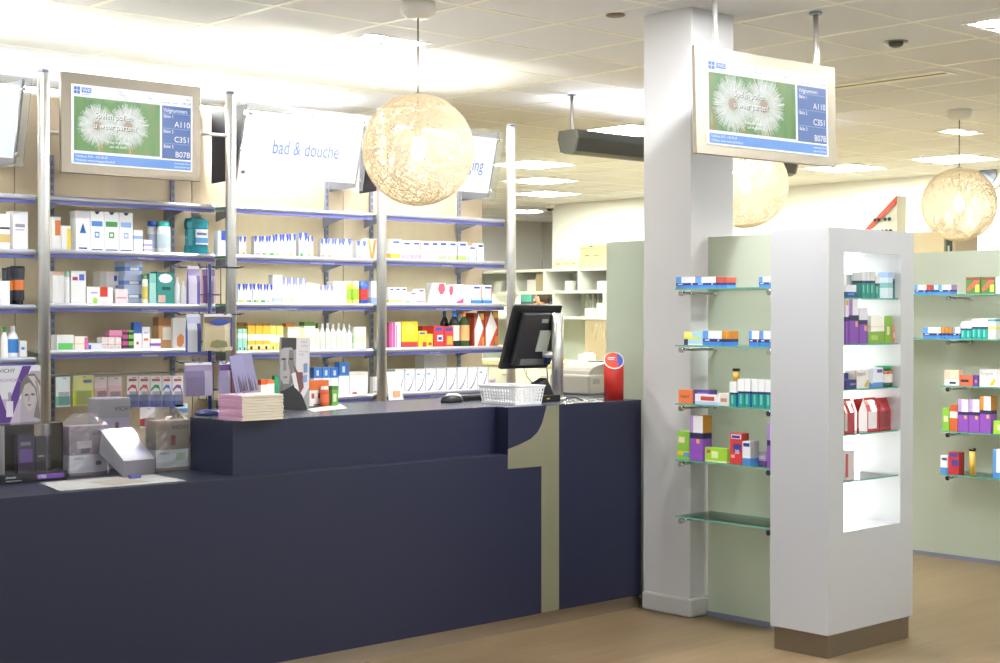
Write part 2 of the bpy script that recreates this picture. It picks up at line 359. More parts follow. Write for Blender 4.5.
SHZ = {'A': (1.925, 1.675, 1.425, 1.185, .95), 'B': (1.928, 1.682, 1.432, 1.215, None), 'C': (1.932, 1.683, 1.44, 1.195, .949), 'D': (1.938, 1.690, 1.444, 1.197, .952)}
BX = {'A': (2.14, 3.053), 'B': (3.115, 4.0), 'C': (4.085, 4.992), 'D': (5.06, 5.965)}
BAYN = {'A': 'left-edge bay', 'B': 'wall-screen bay', 'C': 'bath-sign bay', 'D': 'monitor-side bay'}
ROWN = ('top', 'second', 'third', 'fourth', 'lowest')
SHF = 6.47
RTXT = mat('rail_lettering', 'b9bcd8', .6)
for bay in 'ABCD':
    x0, x1 = BX[bay]
    for r, z in enumerate(SHZ[bay]):
        if z is None: continue
        t = thing('wall_shelf', f'glass shelf with silver and blue front rail, {ROWN[r]} in {BAYN[bay]}', 'shelf', ((x0 + x1) / 2, SHF, z - .038), 0, 'wall shelves')
        h = (x1 - x0) / 2
        g = MB().box((-h + .01, .018, .026), (h + .035, .318, .032)); g.m = [0, 0, 1, 1, 1, 1]
        g.build('glass_board', [GLASS, GEDGE], t)
        # rounded silver upper lip and blue price strip below
        prof = [(0, .016), (-.004, .022), (-.005, .03), (-.001, .037), (.008, .040), (.018, .038), (.018, .016)]
        MB().add([(-h, y, z_) for y, z_ in prof] + [(h, y, z_) for y, z_ in prof],
                 [(k, (k + 1) % 7, 7 + (k + 1) % 7, 7 + k) for k in range(7)] + [tuple(range(6, -1, -1)), tuple(range(7, 14))], None, 0, False).build('front_rail', RAIL, t)
        s = MB().box((-h, .001, 0), (h, .016, .016)).build('price_strip', BLUE, t)
        w = {'B': {1: ('Mondverzorging', .6), 2: ('Mondverzorging', .62), 3: ('Mondverzorging', .62)}, 'C': {1: ('Homeopathie en Fytotherapie', .62), 2: ('Homeopathie en Fytotherapie', .35), 3: ('Fytotherapie', .62)}, 'D': {1: ('Multi-vitamine', .55), 2: ('Specifieke vitaminen', .5), 3: ('Multi-vitamine', .45), 4: ('Specifieke vitaminen', .45)}}.get(bay, {}).get(r)
        if w: text(w[0], .014, RTXT, t, (-h + 2 * h * w[1] - .07, .0004, .003), xs=.95)
        for bx in (-h + .12, h - .1):
            MB().prism([(bx - .002, .32, .024), (bx - .002, .05, .024), (bx - .002, .32, -.03)], (.004, 0, 0)).build('bracket', STRIP, t)

# hidden battens added on top of the back panels to brighten the ceiling
BAT = mat('added_batten_glow', 'ffffff', .5, emit=60, emit_col='fffff0')
for k, x in enumerate((1.25, 2.45, 3.65, 4.85)):
    t = thing('added_batten', 'added hidden fluorescent batten on top of the back panels, ' + ('far left', 'behind leftmost sign', 'behind wall screen', 'behind right signs')[k], 'lamp', (x, PY + .055, 2.431), 0, 'added battens above the shelving')
    MB().box((0, -.02, 0), (1.15, .02, .018)).build('housing', WHITE, t); MB().bar((.03, 0, .034), (1.12, 0, .034), .012, 8).build('tube', BAT, t)
    for q in (.02, 1.12): MB().box((q, -.014, .018), (q + .012, .014, .05)).build('tube_holder', WHITE, t)

# light boxes with glass sign plates
NAVYBOX = mat('navy_box', '20243c', .5); SIGNW = mat('sign_acrylic', 'f4f8fa', .3, emit=.72, emit_col='f4f8ff')
PLATE = glass('sign_glass', 'f8fbfb', .16, .05, .12)
TUBE = mat('fluorescent_glow', 'ffffff', .5, emit=70, emit_col='fffdf2'); INK = mat('sign_ink', '5462a8', .5)
def sign(name, x0, x1, words, label, watts):
    xm = (x0 + x1) / 2; h = (x1 - x0) / 2
    t = thing('sign_lightbox', label, 'sign', (xm, 6.5, 2.05), 0, 'signs above the shelving')
    pt, pb = Vector((0, -.10, .395)), Vector((0, 0, 0))
    n = Vector((0, -.395, -.10)).normalized()
    def q(u, v, off): return (u, (pb + (pt - pb) * v + n * off).y, (pb + (pt - pb) * v + n * off).z)
    for sx in (-h + .02, h - .032):
        MB().prism([q(sx, .03, -.035), q(sx, .97, -.035), (sx, .26, .385), (sx, .26, .012)], (.012, 0, 0)).build('side_panel', NAVYBOX, t)
    MB().prism([q(-h + .045, .09, -.018), q(h - .045, .09, -.018), q(h - .045, .88, -.018), q(-h + .045, .88, -.018)], n * -.006).build('acrylic_front', SIGNW, t)
    MB().prism([q(-h, 0, 0), q(h, 0, 0), q(h, 1, 0), q(-h, 1, 0)], n * -.006).build('glass_plate', PLATE, t)
    for u in (-h + .035, h - .035):
        for v in (.14, .87): MB().bar(q(u, v, .008), q(u, v, -.02), .008, 10).build('standoff', CHROME, t)
    ang = math.atan2(.10, .395)
    o = text(words, .105, INK, t, q(.05 if words[0] == 'h' else 0, .40, .0015), (math.pi / 2 + ang, 0, 0), xs=.72, align='CENTER')
    lamp = MB().bar((-h + .04, .13, .2), (h - .04, .13, .2), .013, 10).build('fluorescent_tube', TUBE, t)
    return t
sign('sign', 2.17, 3.012, 'lichaam', 'leftmost backlit glass sign above shelving, cut by photo edge', 40)
sign('sign', 4.14, 4.945, 'bad & douche', 'backlit glass sign reading bad & douche above shelving', 40)
sign('sign', 5.10, 5.917, 'huidverzorging', 'backlit glass sign partly behind the string globe lamp', 40)

# ================================================================== TALL WHITE DISPLAY (kiosk) with lit niche
KX0, KX1, KY0, KY1, KZ = 5.0, 5.615, 3.515, 3.80, 1.73
KW = mat('gloss_white_laminate', 'c2c2c4', .18, coat=.3)
NICHE = mat('backlit_acrylic', 'ffffff', .4, emit=2.6, emit_col='fbfffb')
kt = thing('display_column', 'tall glossy white display column with a brightly lit niche of products', 'display case', (KX0, KY0, 0))
NX0, NX1, NZ0, NZ1, ND = 5.106, 5.518, .50, 1.633, .2
def kb(name, a, b_, m, bev=0):
    o = MB().box((a[0] - KX0, a[1] - KY0, a[2]), (b_[0] - KX0, b_[1] - KY0, b_[2])).build(name, m, kt)
    if bev: bevel(o, bev)
    return o
kb('left_side', (KX0, KY0, .095), (NX0, KY1, KZ), KW); kb('right_side', (NX1, KY0, .095), (KX1, KY1, KZ), KW)
kb('head', (NX0, KY0, NZ1), (NX1, KY1, KZ), KW); kb('lower_front', (NX0, KY0, .095), (NX1, KY1, NZ0), KW)
kb('back', (NX0, KY0 + ND + .03, NZ0), (NX1, KY1, NZ1), KW)
kb('light_panel', (NX0, KY0 + ND, NZ0), (NX1, KY0 + ND + .03, NZ1), NICHE)
kb('plinth', (KX0 + .012, KY0 + .012, 0), (KX1 - .012, KY1 - .012, .095), mat('kiosk_plinth', '8d8171', .32, .8, noise=.04, nscale=(4, 4, 200)))
KSH = [1.449, 1.26, 1.076, .893, .703]
for z in KSH:
    g = MB().box((NX0 - KX0, .012, z - .006), (NX1 - KX0, ND - .002, z)); g.m = [0, 0, 1, 1, 1, 1]
    g.build('glass_shelf', [GLASS, GEDGE], kt)
# faint grey numeral at the near edge of the left side
nn = [(820.5, 252.5), (827, 252), (827, 263), (829.2, 263), (829.2, 232), (827.5, 232), (826, 240), (820.5, 245)]
pts = [onx(x, y, KX0 - .0006) - Vector((KX0, KY0, 0)) for x, y in nn]
MB().prism(pts, (.0005, 0, 0)).build('numeral', mat('faint_numeral', 'bdbbbb', .3), kt)

# ================================================================== GLASS WALL SHELVES
GSY = [287.5, 344, 402.3, 458.2, 515]
GSZ = [onx(677, y + 1, 5.085).z for y in GSY]
WN = {'G': 'left glass partition', 'R': 'right glass partition'}
def glass_shelf(px, pf, y0, y1, z, label, brk):
    # px: wall plane X, pf: front edge X, shelf runs from y0 (right) to y1 (left)
    t = thing('glass_wall_shelf', label, 'shelf', (px, y1, z), 0, 'glass shelves on frosted partitions')
    g = MB().box((pf - px, y0 - y1, -.0065), (-.001, 0, 0)); g.m = [0, 0, 1, 1, 1, 1]
    g.build('glass_board', [GLASS, GEDGE], t)
    for by in brk:
        b_ = MB().bar((pf - px + .012, by - y1, -.022), (-.001, by - y1, -.022), .006, 10).build('bracket', CHROME, t)
        MB().bar((pf - px + .004, by - y1, -.022), (pf - px + .022, by - y1, -.022), .0125, 12).build('front_knob', CHROME, b_)
        MB().bar((-.026, by - y1, -.022), (-.001, by - y1, -.022), .0115, 12).build('wall_mount', STEEL, b_)
ORD = ('uppermost', 'second', 'middle', 'fourth', 'lowest')
for k, z in enumerate(GSZ):
    glass_shelf(5.335, 5.085, 3.812, 4.392, z, f'{ORD[k]} clear glass shelf on frosted partition beside the white column', (4.365, 3.88))
RSF = 7.35
RSZ = [onx(960, y, RSF).z for y in (294, 338.8, 386, 432, 475.5)]
RY_L = [4.85, 4.85] + [onx(940, 400, RSF).y] * 3
for k, z in enumerate(RSZ):
    yb = onx(948, 400, RSF + .01).y
    glass_shelf(7.6, RSF, 2.6, RY_L[k], z, f'{ORD[k]} clear glass shelf on the frosted partition at right edge', (yb, yb - .75))

# ================================================================== SCREENS
FRAME = mat('screen_frame_steel', '8f8678', .4, .6, noise=.06, nscale=(40, 4, 4))
def photo_material():
    m = bpy.data.materials.new('meadow_picture'); m.use_nodes = True; nt = m.node_tree; N = nt.nodes; L = nt.links; b = N['Principled BSDF']
    t = N.new('ShaderNodeTexCoord'); mp = N.new('ShaderNodeMapping'); mp.inputs['Scale'].default_value = (16, 1, 4); mp.inputs['Rotation'].default_value = (0, .35, 0)
    n = N.new('ShaderNodeTexNoise'); n.inputs['Scale'].default_value = 1; n.inputs['Detail'].default_value = 3
    cr = N.new('ShaderNodeValToRGB'); e = cr.color_ramp.elements
    e[0].position = .3; e[0].color = (*lin('2f6a1c'), 1); e[1].position = .75; e[1].color = (*lin('86a83a'), 1)
    x = e.new(.5); x.color = (*lin('4b8a26'), 1); x = e.new(.62); x.color = (*lin('64862c'), 1); x = e.new(.7); x.color = (*lin('8a7434'), 1)
    L.new(t.outputs['Object'], mp.inputs[0]); L.new(mp.outputs[0], n.inputs['Vector']); L.new(n.outputs[0], cr.inputs[0])
    b.inputs['Base Color'].default_value = (.02, .02, .02, 1); b.inputs['Roughness'].default_value = .3
    L.new(cr.outputs[0], b.inputs['Emission Color']); b.inputs['Emission Strength'].default_value = .9
    return m
MEADOW = photo_material()
def emitmat(n, c, e): return mat(n, '101010', .4, emit=e, emit_col=c)
TSH = emitmat('screen_shadow_ink', '4a5242', .6); TW, TB, TBK = emitmat('screen_white_ink', 'ffffff', .9), emitmat('screen_blue_ink', '2a62b0', .8), emitmat('screen_grey_ink', '5a5a6a', .6)
def screen(label, loc, rx, rz, w, h, ry=0, mounts=()):
    t = thing('wall_screen' if not mounts else 'hanging_screen', label, 'screen', loc, rz); t.rotation_euler = (rx, ry, rz)
    fx, fz = w / 2, h / 2
    sx0, sx1, sz0, sz1 = -fx * .868, fx * .868, -fz * .81, fz * .78     # picture area
    f = MB().prism([(-fx, 0, -fz), (fx, 0, -fz), (fx, 0, fz), (-fx, 0, fz)], (0, .022, 0)).build('frame', FRAME, t); bevel(f, .003)
    MB().prism([(-fx * .8, .022, -fz * .75), (fx * .8, .022, -fz * .75), (fx * .8, .022, fz * .75), (-fx * .8, .022, fz * .75)], (0, .06, 0)).build('housing', BLACK, t)
    sw, sh = sx1 - sx0, sz1 - sz0
    s = MB().prism([(sx0, -.002, sz0), (sx1, -.002, sz0), (sx1, -.002, sz1), (sx0, -.002, sz1)], (0, .0018, 0), 'f6f7fa').build('display', SCREEN, t)
    def X(u): return sx0 + sw * u
    def Z(v): return sz0 + sh * v
    def rect(nm, u0, v0, u1, v1, c, lay=1, m=SCREEN):
        y = -.002 - .0006 * lay
        return MB().prism([(X(u0), y, Z(v0)), (X(u1), y, Z(v0)), (X(u1), y, Z(v1)), (X(u0), y, Z(v1))], (0, .0005, 0), c).build(nm, m, s)
    rect('picture', .02, .17, .72, .845, None, 1, MEADOW)
    rect('footer_bar', .02, .02, .985, .135, '4f8fdc'); rect('number_panel', .737, .155, .985, .845, '2c5fa6')
    # header graphics: soft grey diagonal bands and triangles
    hd = MB()
    for u0, c in ((.25, 'e6e8ee'), (.34, 'dadde6'), (.46, 'e2e4ea'), (.56, 'dee1e8')):
        hd.poly([(X(u0), -.0026, Z(.995)), (X(u0 + .045), -.0026, Z(.995)), (X(u0 + .125), -.0026, Z(.86)), (X(u0 + .08), -.0026, Z(.86))][::-1], c)
    hd.build('header_pattern', SCREEN, s)['kind'] = 'stuff'
    for u in (.405, .655):
        a = [(X(u), -.0029, Z(.975)), (X(u + .03), -.0029, Z(.915)), (X(u - .03), -.0029, Z(.915))]
        MB().tube(a, .0016, 4, 'a9adb8', closed=True).build('triangle_icon', SCREEN, s)
    # logo: four blue petals and a word box
    lg = MB()
    for du, dv in ((0, 0), (.026, 0), (0, .048), (.026, .048)):
        lg.box((X(.02 + du), -.0028, Z(.88 + dv)), (X(.042 + du), -.0022, Z(.922 + dv)), '2f6ec2')
    lg.build('logo_mark', SCREEN, s)['kind'] = 'stuff'
    rect('logo_box', .08, .9, .158, .965, '3f7fd2')
    text('WKS', sh * .062, TW, s, (X(.086), -.0034, Z(.912)), xs=1.15)
    text('apotheek', sh * .028, TB, s, (X(.08), -.0034, Z(.873)))
    text('DN', sh * .04, TBK, s, (X(.94), -.0034, Z(.93)))
    text('14:34', sh * .062, TB, s, (X(.985), -.0034, Z(.872)), align='RIGHT', xs=1.05)
    text('donderdag 15 januari', sh * .034, TB, s, (X(.737), -.0034, Z(.875)), xs=.8)
    text('Volgnummers', sh * .072, TW, s, (X(.748), -.0034, Z(.765)), xs=.88)
    for k, (a, n_) in enumerate((('Balie 1', 'A110'), ('Balie 2', 'C351'), ('Balie 3', 'B078'))):
        v = .69 - k * .197
        rect('divider_line', .745, v + .055, .978, v + .06, '8fb0dd', 2)
        text(a, sh * .058, TW, s, (X(.75), -.0034, Z(v)), xs=.95)
        text(n_, sh * .108, TW, s, (X(.978), -.0034, Z(v - .115)), align='RIGHT')
    text('Telefoon: 010 - 123 45 67', sh * .042, TW, s, (X(.03), -.0034, Z(.088))); text('Website: www.onzeapotheek.nl', sh * .042, TW, s, (X(.03), -.0034, Z(.04)))
    text('Aanbevolen 24 u', sh * .034, TW, s, (X(.975), -.0034, Z(.09)), align='RIGHT'); text('open tot half zes', sh * .034, TW, s, (X(.975), -.0034, Z(.045)), align='RIGHT')
    # two dandelion clocks
    rnd = random.Random(3)
    for (u, v, r) in ((.205, .50, .165), (.455, .525, .175)):
        R = r * sw; cx, cz = X(u), Z(v); d = MB()
        st = [(cx - R * .05, -.0029, cz), (cx + R * .05, -.0029, cz), (cx + R * .14, -.0029, Z(.175)), (cx + R * .04, -.0029, Z(.175))]
        d.poly(st[::-1], '9a9a52')
        n = 40
        for rr, c, y in ((.8, '8fa37a', -.0031), (.55, 'b4bda8', -.0033), (.22, 'a08a70', -.0035)):
            d.poly([(cx + R * rr * rnd.uniform(.93, 1.05) * math.cos(-2 * math.pi * k / n), y, cz + R * rr * rnd.uniform(.93, 1.05) * math.sin(-2 * math.pi * k / n)) for k in range(n)][::-1], c)
        for k in range(900):
            a = rnd.uniform(0, 2 * math.pi); l = R * rnd.uniform(.5, 1.0); a2 = a + rnd.uniform(-.05, .05); wd = R * .0045
            r0 = R * rnd.uniform(.1, .4); c = rnd.choice(('f0f2f2', 'e2e6e4', 'c0c8c0', 'd4dad4'))
            p = Vector((cx + r0 * math.cos(a), 0, cz + r0 * math.sin(a))); q = Vector((cx + l * math.cos(a2), 0, cz + l * math.sin(a2)))
            nrm = Vector((-math.sin(a), 0, math.cos(a))) * wd; y = Vector((0, -.0037 - .0000008 * k, 0))
            d.poly([p + y, q - nrm + y, q + nrm + y], c)
        d.build('dandelion_picture', SCREEN, s)['kind'] = 'stuff'
    for tx, uu_, vv_ in (('Spelen pollen', .335, .60), ('u weer parten?', .35, .47)): text(tx, sh * .105, TSH, s, (X(uu_ + .006), -.0048, Z(vv_ - .012)), align='CENTER', xs=.95)
    text('Spelen pollen', sh * .105, TW, s, (X(.335), -.005, Z(.60)), align='CENTER', xs=.95)
    text('u weer parten?', sh * .105, TW, s, (X(.35), -.005, Z(.47)), align='CENTER', xs=.95)
    text('Vraag om advies', sh * .05, TW, s, (X(.37), -.005, Z(.29)), align='CENTER'); text('aan de balie', sh * .05, TW, s, (X(.37), -.005, Z(.235)), align='CENTER')
    for (mx, zt) in mounts:
        MB().bar((mx, .06, h * .2), (mx, .06, zt), .0125, 12).build('ceiling_rod', STEEL, t)
        MB().bar((mx, .06, zt - .008), (mx, .06, zt), .03, 14).build('rod_flange', STRIP, t)
    return t
t = screen('wall screen with dandelion picture in steel frame between two poles', (3.505, 6.384, 2.259), math.radians(.4), math.radians(-.32), .727, .461)
for a, b_ in (((-.363, .03, -.05), (-.42, .03, -.05)), ((.36, .03, .01), (.52, .02, .01))):
    MB().bar(a, b_, .009, 8).build('mount_arm', STEEL, t)
MB().bar((.36, .03, .01), (.375, .03, .01), .022, 12).build('mount_flange', STEEL, t)
MB().bar((0, .05, -.1), (0, .41, -.1), .02, 8).build('wall_bracket', STRIP, t)
screen('screen with dandelion picture hanging from ceiling beside the white column', (5.335, 4.067, 2.288), math.radians(-1.7), math.radians(-4.2), .915, .46, math.radians(.3), mounts=((-.27, CEIL - 2.288), (.40, CEIL - 2.288)))

# ================================================================== PENDANT GLOBES
def string_mat():
    m = bpy.data.materials.new('cream_string'); m.use_nodes = True; N = m.node_tree.nodes; L = m.node_tree.links; N.remove(N['Principled BSDF'])
    d = N.new('ShaderNodeBsdfDiffuse'); d.inputs[0].default_value = (*lin('fff8e6'), 1); t = N.new('ShaderNodeBsdfTranslucent'); t.inputs[0].default_value = (*lin('fff4dc'), 1)
    x = N.new('ShaderNodeMixShader'); x.inputs[0].default_value = .5; L.new(d.outputs[0], x.inputs[1]); L.new(t.outputs[0], x.inputs[2]); L.new(x.outputs[0], N['Material Output'].inputs[0]); return m
STRING = string_mat(); CANOPY = mat('canopy_plastic', 'e6e2da', .4); CORD = mat('grey_cord', '55574c', .5)
BULB = mat('bulb_glow', 'ffffff', .4, emit=170, emit_col='fff8e8')
def globe_mesh(R, n, seed):
    rnd = random.Random(seed); m = MB()
    for k in range(n):
        ax = Vector((rnd.gauss(0, 1), rnd.gauss(0, 1), rnd.gauss(0, 1))).normalized(); u = ax.orthogonal().normalized(); w = ax.cross(u)
        off = R * rnd.uniform(-.45, .45); rr = math.sqrt(R * R - off * off) * rnd.uniform(.985, 1.0); N = 40
        m.tube([ax * off + u * rr * math.cos(2 * math.pi * i / N) + w * rr * math.sin(2 * math.pi * i / N) for i in range(N)], .0012, 3, closed=True)
    return m.mesh('string_shade', STRING)
GM = globe_mesh(.25, 260, 5)
def pendant(label, x, y, zc, R=.25):
    t = thing('pendant_lamp', label, 'lamp', (x, y, zc), 0, 'string globe pendants')
    o = bpy.data.objects.new('string_shade', GM); COL.objects.link(o); o.parent = t; o['kind'] = 'stuff'
    zt = CEIL - zc
    MB().lathe([(.05, zt - .068), (.075, zt - .05), (.082, zt - .025), (.078, zt)], 24).build('ceiling_canopy', CANOPY, t)
    MB().bar((0, 0, .11), (0, 0, zt - .066), .0032, 6).build('cord', CORD, t)
    MB().lathe([(.005, R + .006), (.022, R + .002), (.03, R - .004), (.005, R - .005)], 14).build('top_cap', STRIP, t)
    MB().lathe([(.017, .055), (.02, .06), (.02, .12), (.012, .128)], 14).build('bulb_socket', CANOPY, t)
    MB().lathe([(.008, -.045), (.026, -.03), (.032, -.005), (.026, .025), (.015, .055)], 16).build('bulb', BULB, t)
p = onz(418, 3, CEIL); pendant('cream string globe pendant lamp hanging above the navy counter', p.x, p.y, 2.117)
p = ond(745, 183, 8.7); pendant('cream string globe pendant lamp partly behind the hanging screen', p.x, p.y, 2.135)
p = ond(959, 205, 10.2); pendant('glowing cream string globe pendant lamp farthest right', p.x, p.y, 2.13)

# ================================================================== CEILING FITTINGS
DARK = mat('dark_fitting', '3a3b38', .4); UP = mat('uplight_tube', 'ffffff', .5, emit=72, emit_col='ecf3ff')
def uplight(label, x, y, x0, x1, zt, zb, rods, posts=()):
    t = thing('hanging_uplight', label, 'lamp', (x, y, CEIL), 0, 'hanging uplighters')
    prof = [(-.075, zt), (-.085, (zt + zb) / 2 + .02), (-.06, zb + .015), (-.02, zb), (.02, zb), (.06, zb + .015), (.085, (zt + zb) / 2 + .02), (.075, zt)]
    inner = [(y * .86, z_ + (.012 if z_ < zt else 0)) for y, z_ in prof]
    m = MB(); L_ = prof + inner[::-1]; n = len(L_)
    m.add([(x0 + .02, y, z_) for y, z_ in L_] + [(x1, y, z_) for y, z_ in L_], [(k, (k + 1) % n, n + (k + 1) % n, n + k) for k in range(n)], None, 0, False)
    m.build('trough', DARK, t)
    for xx in (x0, x1): MB().prism([(xx, y, z_) for y, z_ in prof][::-1], (.02, 0, 0)).build('end_cap', mat('fitting_cap', '74756c', .4), t)
    MB().bar((x0 + .05, 0, zt - .03), (x1 - .03, 0, zt - .03), .013, 8).build('fluorescent_tube', UP, t)
    for xx in posts:
        MB().bar((xx, 0, .004 - CEIL), (xx, 0, zb + .005), .016, 10).build('floor_post', STEEL, t); MB().bar((xx, 0, .0006 - CEIL), (xx, 0, .02 - CEIL), .12, 16).build('post_foot', STEEL, t)
    for xx in rods:
        MB().bar((xx, 0, zt - .1), (xx, 0, 0), .012, 10).build('rod', STEEL, t); MB().bar((xx, 0, -.006), (xx, 0, 0), .03, 12).build('flange', STRIP, t)
p = onz(572, 95, CEIL)
x0 = ony(567, 142, p.y).x - p.x; zt, zb = ony(575, 131, p.y).z - CEIL, ony(575, 154.5, p.y).z - CEIL
uplight('dark metal uplighter trough hanging on rods left of white column', p.x, p.y, x0, x0 + 2.3, zt, zb, (0, 1.9))
for k, (ux, uy) in enumerate(((.6, 2.6), (3.2, 1.6), (6.6, 1.6), (-.8, 5.2), (1.2, 8.0), (3.7, 8.0), (1.6, 9.3), (4.1, 9.3))):  # unseen uplighters added to brighten the ceiling, back room ones on posts
    uplight('added unseen dark uplighter trough ' + ('added out of view over the left aisle', 'added out of view near the entrance', 'added out of view over the right aisle', 'at the far left', 'behind the leftmost bay', 'behind the shelving', 'deep behind the left bay', 'deep behind the shelving')[k], ux, uy, -.1, 2.2, zt, zb, (0, 1.9) if k < 4 else (), () if k < 4 else (.1, 2.0))
DL = mat('downlight_glow', 'ffffff', .4, emit=110, emit_col='fff8ee'); DLS = mat('shelf_washer_glow', 'ffffff', .4, emit=600, emit_col='f8faff'); DLR = mat('right_washer_glow', 'ffffff', .4, emit=330, emit_col='f8faff'); DLP = mat('added_partition_glow', 'ffffff', .4, emit=680, emit_col='f8faff'); DLA = mat('added_washer_glow', 'ffffff', .4, emit=230, emit_col='f8faff')  # partition and left washers belong to unseen downlights added as fill
def twin(x, y, label, lens=None):
    t = thing('twin_downlight', label, 'ceiling light', (x, y, CEIL), 0, 'twin square downlights')
    fr = MB(); a, b_ = .2, .105
    for q in (((-a, -b_, -.004), (a, -b_ + .018, .0)), ((-a, b_ - .018, -.004), (a, b_, .0)), ((-a, -b_ + .018, -.004), (-a + .018, b_ - .018, 0)), ((a - .018, -b_ + .018, -.004), (a, b_ - .018, 0))): fr.box(*q)
    fr.build('trim_frame', mat('downlight_trim', 'd8d8d4', .4), t)
    MB().box((-.014, -b_ + .018, -.003), (.014, b_ - .018, 0)).build('divider', DARK, t)
    for sx in (-.098, .098):
        MB().bar((sx, 0, -.0005), (sx, 0, -.003), .07, 18).build('lens', lens or DL, t)
    return t
for (x, y, l) in ((390, 41, 'twin square recessed downlight above the bath sign'), (1003, 26, 'square recessed downlight at the upper right corner'), (960, 132, 'recessed downlight beside the far right lamp cord')):
    p = onz(x, y, CEIL); twin(p.x, p.y, l, DLS if x == 390 else DLR if x == 1003 else None)
for (x, y, l) in ((3.9, 3.3, 'added unseen twin downlight over the counter front'), (5.2, 3.0, 'added unseen twin downlight over the white display'), (4.82, 3.74, 'added unseen twin downlight before the left partition'), (6.45, 5.28, 'added unseen twin downlight behind the white column'), (2.35, 5.9, 'added unseen twin downlight before the left-edge bay'), (6.4, 3.3, 'added unseen twin downlight before the right partition')):  # unseen downlights added to brighten counter, bay and partitions
    twin(x, y, l, DLA if y == 5.9 else DLA if y == 5.28 else DLP if y == 3.74 else None)
p = onz(896, 41.5, CEIL)
t = thing('gimbal_spot', 'small dark round recessed gimbal spotlight in the ceiling', 'spotlight', (p.x, p.y, CEIL))
MB().lathe([(.06, -.001), (.062, -.004), (.045, -.006), (.04, -.001)], 20).build('ring', mat('spot_ring', '8a867e', .4), t)
MB().lathe([(.02, -.03), (.036, -.02), (.038, -.001)], 16).build('spot_body', DARK, t)
for k, (x, y, l) in enumerate(((624, 5, 'thin dark sensor strip in the ceiling left of the column'),)):
    p = onz(x + 32, y + 1, CEIL); t = thing('ceiling_sensor', l, 'sensor', (p.x, p.y + .25, CEIL))
    MB().lathe([(.03, -.012), (.045, -.008), (.045, -.001)], 14).build('sensor_body', mat('sensor_brown', '7a6a5a', .5), t)
# slot diffuser
a, b_ = onz(836, 87, CEIL), onz(947, 71.5, CEIL)
t = thing('slot_diffuser', 'long dark slot ventilation diffuser in the ceiling right of hanging screen', 'air vent', (a.x, b_.y, CEIL))
MB().box((-.09, 0, -.004), (.09, a.y - b_.y + .6, -.0005)).build('frame', GRIDM, t)
MB().box((-.02, .02, -.0055), (.012, a.y - b_.y + .58, -.0041)).build('slot', mat('slot_shadow', '8c8660', .7), t)
# dome camera and wall siren
p = onx(553, 205, 13.25); t = thing('dome_camera', 'small white dome camera at the far wall corner', 'camera', (p.x - .05, p.y, CEIL))
MB().lathe([(.035, -.06), (.06, -.04), (.065, 0)], 16).build('base', WHITE, t); MB().lathe([(.012, -.09), (.035, -.08), (.045, -.06)], 16).build('dome', DARK, t)
p = onx(993, 175, 13.3); t = thing('wall_siren', 'round white alarm siren high on the far wall', 'siren', (13.3, p.y, p.z))
MB().bar((-.08, 0, 0), (-.001, 0, 0), .14, 20).build('housing', WHITE, t); MB().bar((-.1, 0, 0), (-.08, 0, 0), .09, 20).build('grille', STRIP, t)
p = onz(527, 211, CEIL); t = thing('round_downlight', 'round recessed downlight in the far recess ceiling', 'ceiling light', (p.x, p.y, CEIL))
MB().bar((0, 0, -.0005), (0, 0, -.003), .2, 24).build('lens', mat('round_glow', 'ffffff', .4, emit=130), t); MB().tube([(.22 * math.cos(2 * math.pi * k / 24), .22 * math.sin(2 * math.pi * k / 24), -.008) for k in range(24)], .0075, 6, closed=True).build('trim_ring', WHITE, t)

# ================================================================== PRODUCTS
COUNT = {}
NTH = ('1st', '2nd', '3rd') + tuple(f'{i}th' for i in range(4, 60))
def where(row):
    COUNT[row] = COUNT.get(row, 0) + 1
    return NTH[COUNT[row] - 1]
def carton_mesh(w, d, h, base, bands=(), marks=(), side=None, polys=(), top=None, mat_=None, name='carton'):
    us = sorted({0, 1, *[m[0] for m in marks], *[m[2] for m in marks]}); vv = sorted({0, 1, *[b[0] for b in bands], *[b[1] for b in bands], *[m[1] for m in marks], *[m[3] for m in marks]})
    M = MB(); nu, nv = len(us), len(vv)
    def band(v, c0):
        c = c0
        for a, b, cc in bands:
            if a <= v <= b: c = cc
        return c
    vs_ = [(u * w, 0, v * h) for v in vv for u in us]; fs = []; cc = []
    for j in range(nv - 1):
        for i in range(nu - 1):
            u, v = (us[i] + us[i + 1]) / 2, (vv[j] + vv[j + 1]) / 2; c = band(v, base)
            for m in marks:
                if m[0] <= u <= m[2] and m[1] <= v <= m[3]: c = m[4]
            fs.append((j * nu + i, j * nu + i + 1, (j + 1) * nu + i + 1, (j + 1) * nu + i)); cc.append(c)
    o = len(vs_); vs_ += [(0, d, v * h) for v in vv] + [(w, d, v * h) for v in vv]
    for j in range(nv - 1):
        c = band((vv[j] + vv[j + 1]) / 2, side or base)
        fs.append((o + j, j * nu, (j + 1) * nu, o + j + 1)); cc.append(c)
        fs.append((j * nu + nu - 1, o + nv + j, o + nv + j + 1, (j + 1) * nu + nu - 1)); cc.append(c)
    fs.append((o + nv, o, o + nv - 1, o + 2 * nv - 1)); cc.append(side or base)
    fs.append(tuple([(nv - 1) * nu + i for i in range(nu)] + [o + 2 * nv - 1, o + nv - 1])); cc.append(top or band(1, side or base))
    fs.append(tuple([o, o + nv] + [i for i in range(nu - 1, -1, -1)])); cc.append(band(0, side or base))
    M.add(vs_, fs, cc)
    for pl, c in polys:
        M.poly([(u * w, -.0005, v * h) for u, v in pl], c)
    return M
